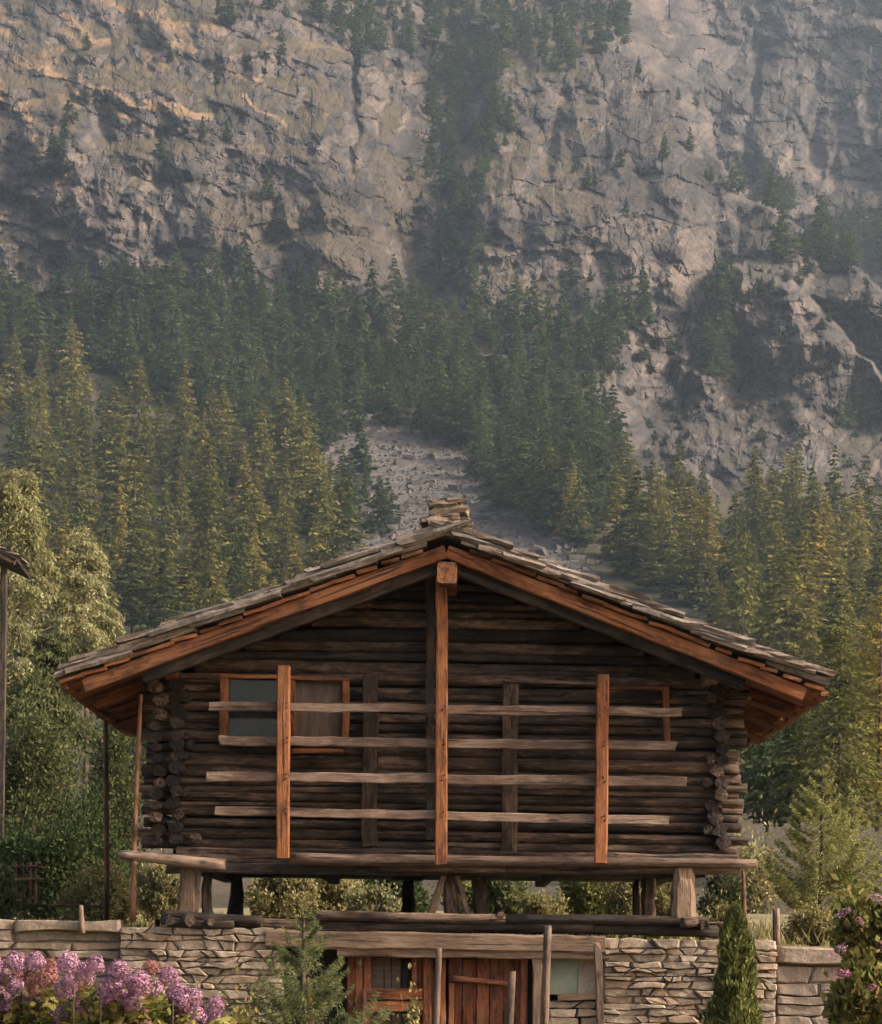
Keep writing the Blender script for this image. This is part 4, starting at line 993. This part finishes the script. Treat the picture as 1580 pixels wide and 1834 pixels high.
B = [('hedge_bush', 110, 1490, 150, 85, 11, L_HEDGE, 16000, .055, 'dense dark green hedge bush left of the barn'),
     ('leafy_bush', 60, 1350, 120, 95, 17, L_GREEN, 12000, .07, 'tall mixed green bush rising behind the dark hedge'),
     ('leafy_bush', 215, 1370, 70, 110, 19, L_GREEN, 9000, .065, 'green shrub between the prop pole and the left log corner'),
     ('leafy_bush', 5, 1590, 36, 50, 3.5, L_PINE, 2500, .05, 'pale green shrub at the left edge beside the lattice gate'),
     ('dry_bush', 175, 1590, 70, 45, 6, L_STRAW, 4500, .05, 'straw coloured bush behind the foot of the tall prop pole'),
     ('dry_bush', 285, 1602, 60, 42, 7.5, L_STRAW, 5000, .05, 'golden dry bush seen left of the left stilts'),
     ('dry_bush', 500, 1600, 75, 40, 8, L_STRAW, 5500, .05, 'yellow green bush seen under the floor right of the black stilt'),
     ('dry_bush', 600, 1605, 60, 36, 8.5, L_STRAW, 4500, .05, 'mixed yellow bush seen under the middle of the left floor half'),
     ('pale_bush', 672, 1618, 55, 26, 7, L_PALE, 4000, .045, 'pale leafy bush seen left of the central black stilt'),
     ('leafy_bush', 705, 1588, 75, 36, 13, L_HEDGE, 5000, .06, 'dark green bush far back behind the central black stilt'),
     ('leafy_bush', 905, 1604, 52, 44, 9, L_PINE, 4500, .05, 'blue green bush seen right of the central stilts'),
     ('leafy_bush', 1045, 1604, 58, 42, 10, L_JUNI, 5000, .05, 'round olive bush seen under the right floor half'),
     ('dry_bush', 1118, 1605, 46, 42, 9, L_STRAW, 4000, .05, 'yellow bush seen left of the right stilts'),
     ('dry_bush', 975, 1625, 50, 20, 7, L_STRAW, 2600, .045, 'low straw bush between the blue green and the olive bush'),
     ('dry_bush', 1190, 1610, 36, 42, 8, L_STRAW, 2600, .05, 'small yellow bush seen between the right stilts'),
     ('leafy_bush', 830, 1604, 40, 40, 10, L_JUNI, 3000, .05, 'green bush seen between the splayed central stilts'),
     ('dry_bush', 1290, 1645, 55, 30, 3, L_STRAW, 3000, .04, 'pale grassy bush behind the juniper top'),
     ('leafy_bush', 1290, 1600, 50, 50, 12, L_GREEN, 3000, .05, 'green brown bush right of the right stilts under the sill log end'),
     ('dry_bush', 1350, 1510, 60, 34, 34, L_STRAW, 3500, .09, 'yellow meadow bush beyond the right log corner'),
     ('dry_bush', 1460, 1655, 60, 30, 2.2, L_STRAW, 2600, .035, 'straw tuft at the foot of the spruce above the garden wall')]
for i, (nm, cx, cyy, hw, hh_, Y, mat, n, sz, lb) in enumerate(B):
    bush(nm, cx, cyy, hw, hh_ * (1.22 if 6.5 < Y < 11 else 1.0), Y, mat, int(n * 1.8), sz * .66, lb, 300 + i, ground=2.0 + (.3 if Y > 6 else 0) if Y > 1 else None)

def young_conifer(name, xt, yt, xb, yb, Y, Rm, mat, label, seed, whorls, per, nsp, size, ground, droop=-.25, power=.8, t0=.04, wide=.3, ragged=.3, r0=.05, latw=.10):
    top, bot = P(xt, yt, Y), P(xb, yb, Y); H = top.z - ground; g = np.random.default_rng(seed)
    v, f = conifer_crown(g, H, Rm, whorls, per, nsp, size, t0=max(t0, (bot.z - ground) / H), power=power, droop=droop, wide=wide, ragged=ragged, latw=latw)
    t_v, t_f = trunk_arr(H * .97, r0, 7, 7)
    o = empty(name, (bot.x, Y, ground)); tag(o, label, 'tree')
    mobj('crown', np_mesh('crown', v, f, mat), o, Matrix.Translation((bot.x, Y, ground)))
    mobj('trunk', np_mesh('trunk', t_v, t_f, M_BARK, smooth=True), o, Matrix.Translation((bot.x, Y, ground)))
    return o
young_conifer('spruce', 1492, 1372, 1470, 1655, 7, .98, L_SPRU, 'bushy young spruce right of the barn above the garden wall', 501, 16, 10, 330, .038, 2.05, droop=-.42, power=.75, wide=.22)
young_conifer('spruce', 1535, 1402, 1525, 1650, 7.6, .6, L_SPRU, 'second slimmer spruce tip behind the bushy spruce', 502, 13, 8, 200, .038, 2.05, droop=-.5, power=.7, wide=.24)
young_conifer('young_pine', 545, 1626, 540, 1990, -4.2, .95, L_PINE, 'young green pine growing in front of the left stone pier', 503, 16, 8, 420, .038, 0.0, droop=-.5, power=.8, t0=.2, wide=.13)
# columnar juniper
def column(xc, yt, hw, Y, label, seed):
    g = np.random.default_rng(seed); m = (Y + CAM_D) / FPX; top = P(xc, yt, Y); H = top.z + .05; n = 13000
    t = g.uniform(0, 1, n) ** .8; rr = hw * m * np.clip(1.08 - .62 * t ** 1.7, 0, 1) * (1 - t ** 6) ** .5 * (1 + .10 * np.sin(t * 17) + .08 * np.sin(t * 41))
    az = g.uniform(0, 6.28, n); lob = 1 + .18 * np.sin(az * 3 + t * 11) + .12 * np.sin(az * 7 - t * 23)
    s = g.uniform(.35, 1.05, n) ** .5
    p = np.stack([np.cos(az) * rr * s * lob, np.sin(az) * rr * s * lob, t * H], -1)
    d = unit(np.stack([np.cos(az) * .35, np.sin(az) * .35, np.ones(n)], -1) + g.normal(0, .4, (n, 3))); sz = .036 * g.uniform(.6, 1.5, n)[:, None]
    v, f = quads_from(p, d * sz, unit(np.cross(d, g.normal(0, 1, (n, 3)))) * sz * .35)
    o = empty('columnar_juniper', (top.x, Y, 0)); tag(o, label, 'bush')
    mobj('foliage', np_mesh('juniper_foliage', v, f, L_JUNI), o, Matrix.Translation((top.x, Y, 0)))
    tv_, tf_ = trunk_arr(H * .8, .05); mobj('trunk', np_mesh('trunk', tv_, tf_, M_BARK), o, Matrix.Translation((top.x, Y, 0)))
column(1318, 1630, 48, -3.0, 'narrow columnar juniper in front of the right stone pier', 601)

# big pale larch at the left and larches at the right, close behind the barn
def larch(xt, yt, xb, yb, Y, Rm, mat, label, seed, whorls, per, nsp, size, droop=.35, power=.6, ragged=.5, group=None):
    top, bot = P(xt, yt, Y), P(xb, yb, Y); H = top.z - bot.z + 1.0; g = np.random.default_rng(seed); z0 = bot.z - 1.0
    v, f = conifer_crown(g, H, Rm, whorls, per, nsp, size, t0=.06, power=power, droop=droop, ragged=ragged, wide=.32)
    tv_, tf_ = trunk_arr(H * .97, .10, 7, 8, .06)
    o = empty('larch', (bot.x, Y, z0)); tag(o, label, 'tree', group)
    mobj('crown', np_mesh('crown', v, f, mat), o, Matrix.Translation((bot.x, Y, z0)))
    mobj('trunk', np_mesh('trunk', tv_, tf_, M_BARK, smooth=True), o, Matrix.Translation((bot.x, Y, z0)))
def leafy_tree(cx, cyy, hw, hh_, Y, mat, n, size, label, seed):
    g = np.random.default_rng(seed); m = (Y + CAM_D) / FPX; c = P(cx, cyy, Y); rx, rz = hw * m, hh_ * m; z0 = 2.6; H = c.z + rz - z0
    nb = 70; az = g.uniform(0, 6.28, nb); t = g.uniform(.12, 1.0, nb); L = rx * (1.15 - .75 * t ** 1.6) * g.uniform(.55, 1.15, nb)
    k = np.maximum(20, (n / nb * (.4 + L / rx)).astype(int)); b = np.repeat(np.arange(nb), k); q_ = len(b); s_ = g.uniform(.1, 1, q_) ** .7
    lat = g.normal(0, .17, q_) * rx * .55; bot = c.z - rz - z0; zb = bot + t[b] * (H - bot)
    p = np.stack([np.cos(az[b]) * L[b] * s_ - np.sin(az[b]) * lat, np.sin(az[b]) * L[b] * s_ + np.cos(az[b]) * lat, zb + .5 * L[b] * s_ - .75 * L[b] * s_ ** 2.2 - g.exponential(.10, q_) * rz * .5], -1)
    d = unit(np.stack([np.cos(az[b]) * .5, np.sin(az[b]) * .5, -.7 * np.ones(q_)], -1) + g.normal(0, .45, (q_, 3))); sz = size * g.uniform(.6, 1.5, q_)[:, None]
    v, f = quads_from(p, d * sz, unit(np.cross(d, g.normal(0, 1, (q_, 3)))) * sz * .3)
    o = empty('leafy_tree', (c.x, Y, z0)); tag(o, label, 'tree')
    mobj('crown', np_mesh('crown', v, f, mat), o, Matrix.Translation((c.x, Y, z0)))
    tv_, tf_ = trunk_arr(H * .93, .11, 7, 9, .12); mobj('trunk', np_mesh('trunk', tv_, tf_, M_BARK, smooth=True), o, Matrix.Translation((c.x, Y, z0)))
leafy_tree(30, 1080, 95, 235, 30, L_PALE, 26000, .06, 'tall pale feathery tree at the left edge behind the hut roof', 701)
leafy_tree(150, 1110, 75, 165, 33, L_PALE, 20000, .06, 'pale drooping tree just left of the barn roof', 702)
leafy_tree(95, 1250, 100, 110, 27, L_GREEN, 15000, .06, 'darker loose tree under the two pale feathery trees', 703)
larch(1500, 1095, 1500, 1440, 74, 2.4, L_OLIVE, 'tall olive larch with bare trunk right of the right eave', 704, 40, 8, 34, .2)
larch(1432, 1175, 1430, 1440, 78, 1.9, L_OLIVE, 'olive larch just beyond the right eave tip', 705, 36, 8, 30, .2)
larch(1570, 1060, 1572, 1430, 80, 2.4, L_OLIVE, 'olive larch cut by the right picture edge', 706, 40, 8, 32, .2)
larch(1372, 1262, 1375, 1440, 88, 1.5, L_DARK, 'dark shaded conifer close under the right eave', 707, 30, 7, 30, .2)
larch(1345, 1300, 1350, 1420, 92, 1.3, L_DARK, 'small dark conifer against the right log corner', 708, 26, 7, 26, .2)

# hydrangeas with mauve heads at the lower left, nearest the camera
def head_mesh(g, mat, n=620):
    t = g.uniform(0, 1, n); az = g.uniform(0, 6.28, n); ph = np.arccos(1 - 1.75 * t)
    b = 1 + .12 * np.sin(az * 3 + ph * 4 + g.uniform(0, 6)); rr = g.uniform(.82, 1.05, n) * b
    p = np.stack([np.sin(ph) * np.cos(az), np.sin(ph) * np.sin(az), np.cos(ph) * 1.05 + .1 * np.cos(ph)], -1) * rr[:, None]
    nrm = unit(p + g.normal(0, .35, (n, 3))); d = unit(np.cross(nrm, g.normal(0, 1, (n, 3)))); sz = g.uniform(.09, .15, n)[:, None]
    v, f = quads_from(p, d * sz, unit(np.cross(nrm, d)) * sz * .85)
    return np_mesh('flower_head', v, f, mat)
HM = [head_mesh(np.random.default_rng(800 + i), L_PET) for i in range(5)]; HB = [head_mesh(np.random.default_rng(820 + i), L_PETB) for i in range(3)]
HEADS = [(27, 1726, 20, 0), (64, 1722, 16, 0), (90, 1732, 15, 1), (122, 1726, 20, 0), (151, 1746, 19, 0), (171, 1729, 16, 0), (213, 1738, 18, 0), (199, 1778, 25, 0), (245, 1762, 25, 0), (271, 1733, 14, 1), (303, 1750, 18, 0),
         (173, 1800, 21, 0), (48, 1802, 24, 0), (117, 1822, 20, 0), (27, 1760, 20, 1), (85, 1753, 20, 1), (66, 1772, 18, 1), (117, 1773, 20, 0), (143, 1764, 16, 1), (6, 1790, 22, 0), (319, 1800, 20, 0), (345, 1789, 17, 0), (385, 1802, 16, 0), (297, 1824, 22, 0), (348, 1820, 20, 0), (372, 1830, 18, 0),
         (237, 1794, 18, 0), (276, 1797, 18, 0), (4, 1754, 15, 0), (-15, 1735, 22, 0), (-30, 1775, 24, 0), (225, 1826, 18, 1), (150, 1835, 20, 0), (10, 1832, 22, 0)]
_g = random.Random(41)
for _ in range(30):
    hx_ = _g.uniform(-40, 395); yt_ = float(np.interp(hx_, [0, 170, 260, 303, 345, 395], [1722, 1728, 1748, 1752, 1790, 1802]))
    HEADS.append((hx_, _g.uniform(yt_ + 10, 1838), _g.uniform(13, 21), 1 if _g.random() < .22 else 0))
def hydrangea(lo, hi, Y, label, seed):
    g = np.random.default_rng(seed); hs = [h for h in HEADS if lo <= h[0] < hi]; c = P(sum(h[0] for h in hs) / len(hs), 1800, Y)
    o = empty('hydrangea', (c.x, Y, 0)); tag(o, label, 'flowers', 'mauve hydrangeas in the foreground')
    sv, sf, off = [], [], 0
    for (hx_, hy_, hr, br) in hs:
        yy_ = Y + (1780 - hy_) * -.006 + g.uniform(-.25, .25); p = P(hx_, hy_, yy_); m = (yy_ + CAM_D) / FPX; s = hr * m * 1.02
        me = (HB if br else HM)[g.integers(0, 3 if br else 5)]
        M = Matrix.Translation(p) @ Matrix.Rotation(g.uniform(-.4, .4), 4, 'X') @ Matrix.Rotation(g.uniform(-.5, .5), 4, 'Y') @ Matrix.Rotation(g.uniform(0, 6), 4, 'Z') @ Matrix.Diagonal((s, s, s * g.uniform(.85, 1.0), 1))
        mobj('flower_head', me, o, M)
        v, f = trunk_arr(p.z - .12, .004, 4, 3); v = v * np.array([.35, .35, 1.0]) + np.array([p.x, yy_ + .2, 0]); sv.append(v); sf.append(f + off); off += len(v)
    mobj('stems', np_mesh('stems', np.concatenate(sv), np.concatenate(sf), M_BARK), o)
    n = 4200; xs_ = [h[0] for h in hs]; x0_, x1_ = min(xs_) - 20, max(xs_) + 22
    q_ = g.uniform(x0_, x1_, n); m = (Y + CAM_D) / FPX; tops = np.interp(q_, *zip(*sorted((h[0], P(h[0], h[1] + 26, Y).z) for h in hs if h[0] == int(h[0]))))
    zz = np.minimum(tops, 9) - g.uniform(0, 1, n) ** 1.3 * .9
    p = np.stack([(q_ - 790) * m, Y + g.uniform(-.22, .8, n), zz], -1)
    d = unit(g.normal(0, 1, (n, 3)) * np.array([1, 1, .5])); sz = .036 * g.uniform(.6, 1.4, n)[:, None]
    v, f = quads_from(p, d * sz, unit(np.cross(d, g.normal(0, .5, (n, 3)) + np.array([0, 0, 1.]))) * sz * .6)
    mobj('leaves', np_mesh('leaves', v, f, L_GARD), o)
hydrangea(-60, 105, -13.2, 'leftmost mauve hydrangea with russet faded heads', 901)
hydrangea(105, 260, -13.5, 'middle mauve hydrangea with two large round heads', 902)
hydrangea(260, 420, -13.0, 'mauve hydrangea nearest the stone pier', 903)
# right-hand flowering shrub
def flower_shrub(cx, cyy, hw, hh_, Y, label, seed, blooms):
    g = np.random.default_rng(seed); m = (Y + CAM_D) / FPX; c = P(cx, cyy, Y); o = empty('flowering_shrub', (c.x, Y, 0)); tag(o, label, 'bush')
    v, f = cloud(g, hw * m, hw * m * .7, hh_ * m, 6500, .036, 40, .6, .2, .36); mobj('foliage', np_mesh('foliage', v, f, L_GARD), o, Matrix.Translation(c))
    v, f = stems_mesh(g, hw * m * .7, 1.0, 9, .012); mobj('stems', np_mesh('stems', v, f, M_BARK), o, Matrix.Translation((c.x, Y, 0)))
    for (bx, by, br, mt_) in blooms:
        me = head_mesh(g, mt_, 120); p = P(bx, by, Y - hw * m * .6); mobj('flower_head', me, o, Matrix.Translation(p) @ Matrix.Rotation(g.uniform(-.8, .8), 4, 'Y') @ Matrix.Diagonal((br * m * 1.4, br * m, br * m * .7, 1)))
flower_shrub(1560, 1690, 75, 85, -10.5, 'tall straggly shrub with lilac blooms at the right edge', 911, [(1512, 1634, 10, L_PET), (1573, 1610, 12, L_PET), (1578, 1694, 9, L_PINK), (1540, 1650, 7, L_PINK), (1500, 1706, 14, L_PET)])
flower_shrub(1545, 1800, 70, 70, -12.0, 'lower leafy shrub with a pink bloom at the right edge', 912, [(1508, 1745, 12, L_PINK), (1560, 1770, 8, L_PINK)])
bush('garden_shrub', 730, 1818, 34, 40, -3.5, L_STRAW, 1500, .03, 'small yellow shrub below the russet cross boards', 921, ground=0, clumps=14)
bush('garden_shrub', 440, 1835, 45, 45, -5, L_GARD, 2500, .035, 'low green garden plants left of the young pine', 922, ground=0, clumps=20)
bush('garden_shrub', 620, 1830, 40, 36, -3.9, L_PINE, 1800, .035, 'low grey green shrub right of the young pine', 923, ground=0, clumps=16)
# grass on the terrace behind the barn
g = np.random.default_rng(931); n = 9000
gx_, gy_ = g.uniform(-9, 9, n), g.uniform(1.2, 16, n); gz_ = 2.0 + sstep(4, 30, gy_) * 1.1
hgt = g.uniform(.08, .26, n); d = unit(np.stack([g.normal(0, .35, n), g.normal(0, .35, n), np.ones(n)], -1))
p = np.stack([gx_, gy_, gz_ + hgt * .4], -1); v, f = quads_from(p, d * hgt[:, None] * .6, np.stack([g.uniform(.006, .014, n), g.normal(0, .006, n), np.zeros(n)], -1))
go = mobj('dry_grass', np_mesh('dry_grass', v, f, L_STRAW)); kind(go, 'stuff'); go['label'] = 'dry yellow grass on the terrace behind the barn'; go['category'] = 'grass'

# ------------------------------------------------------------------ haze
zt = float(V[..., 2].max()) + 25; xm = float(np.abs(V[..., 0]).max()) + 30; ym = float(V[..., 1].max()) + 30
hv = [(sx * xm, y_, z_) for z_ in (-1.5, zt) for y_ in (-60, ym) for sx in (-1, 1)]
hm = mk_mesh('haze', hv, [(0, 2, 3, 1), (4, 5, 7, 6), (0, 1, 5, 4), (2, 6, 7, 3), (0, 4, 6, 2), (1, 3, 7, 5)])
q = NT('haze_air'); pv = q.n('ShaderNodeVolumePrincipled'); pv.inputs['Color'].default_value = (.66, .82, 1.0, 1); pv.inputs['Density'].default_value = HAZE; pv.inputs['Anisotropy'].default_value = .25
q.l(pv.outputs[0], q.out.inputs['Volume']); hm.materials.append(q.m)
ho = mobj('haze', hm); kind(ho, 'stuff'); ho['label'] = 'thin blue grey mountain haze'; ho['category'] = 'haze'
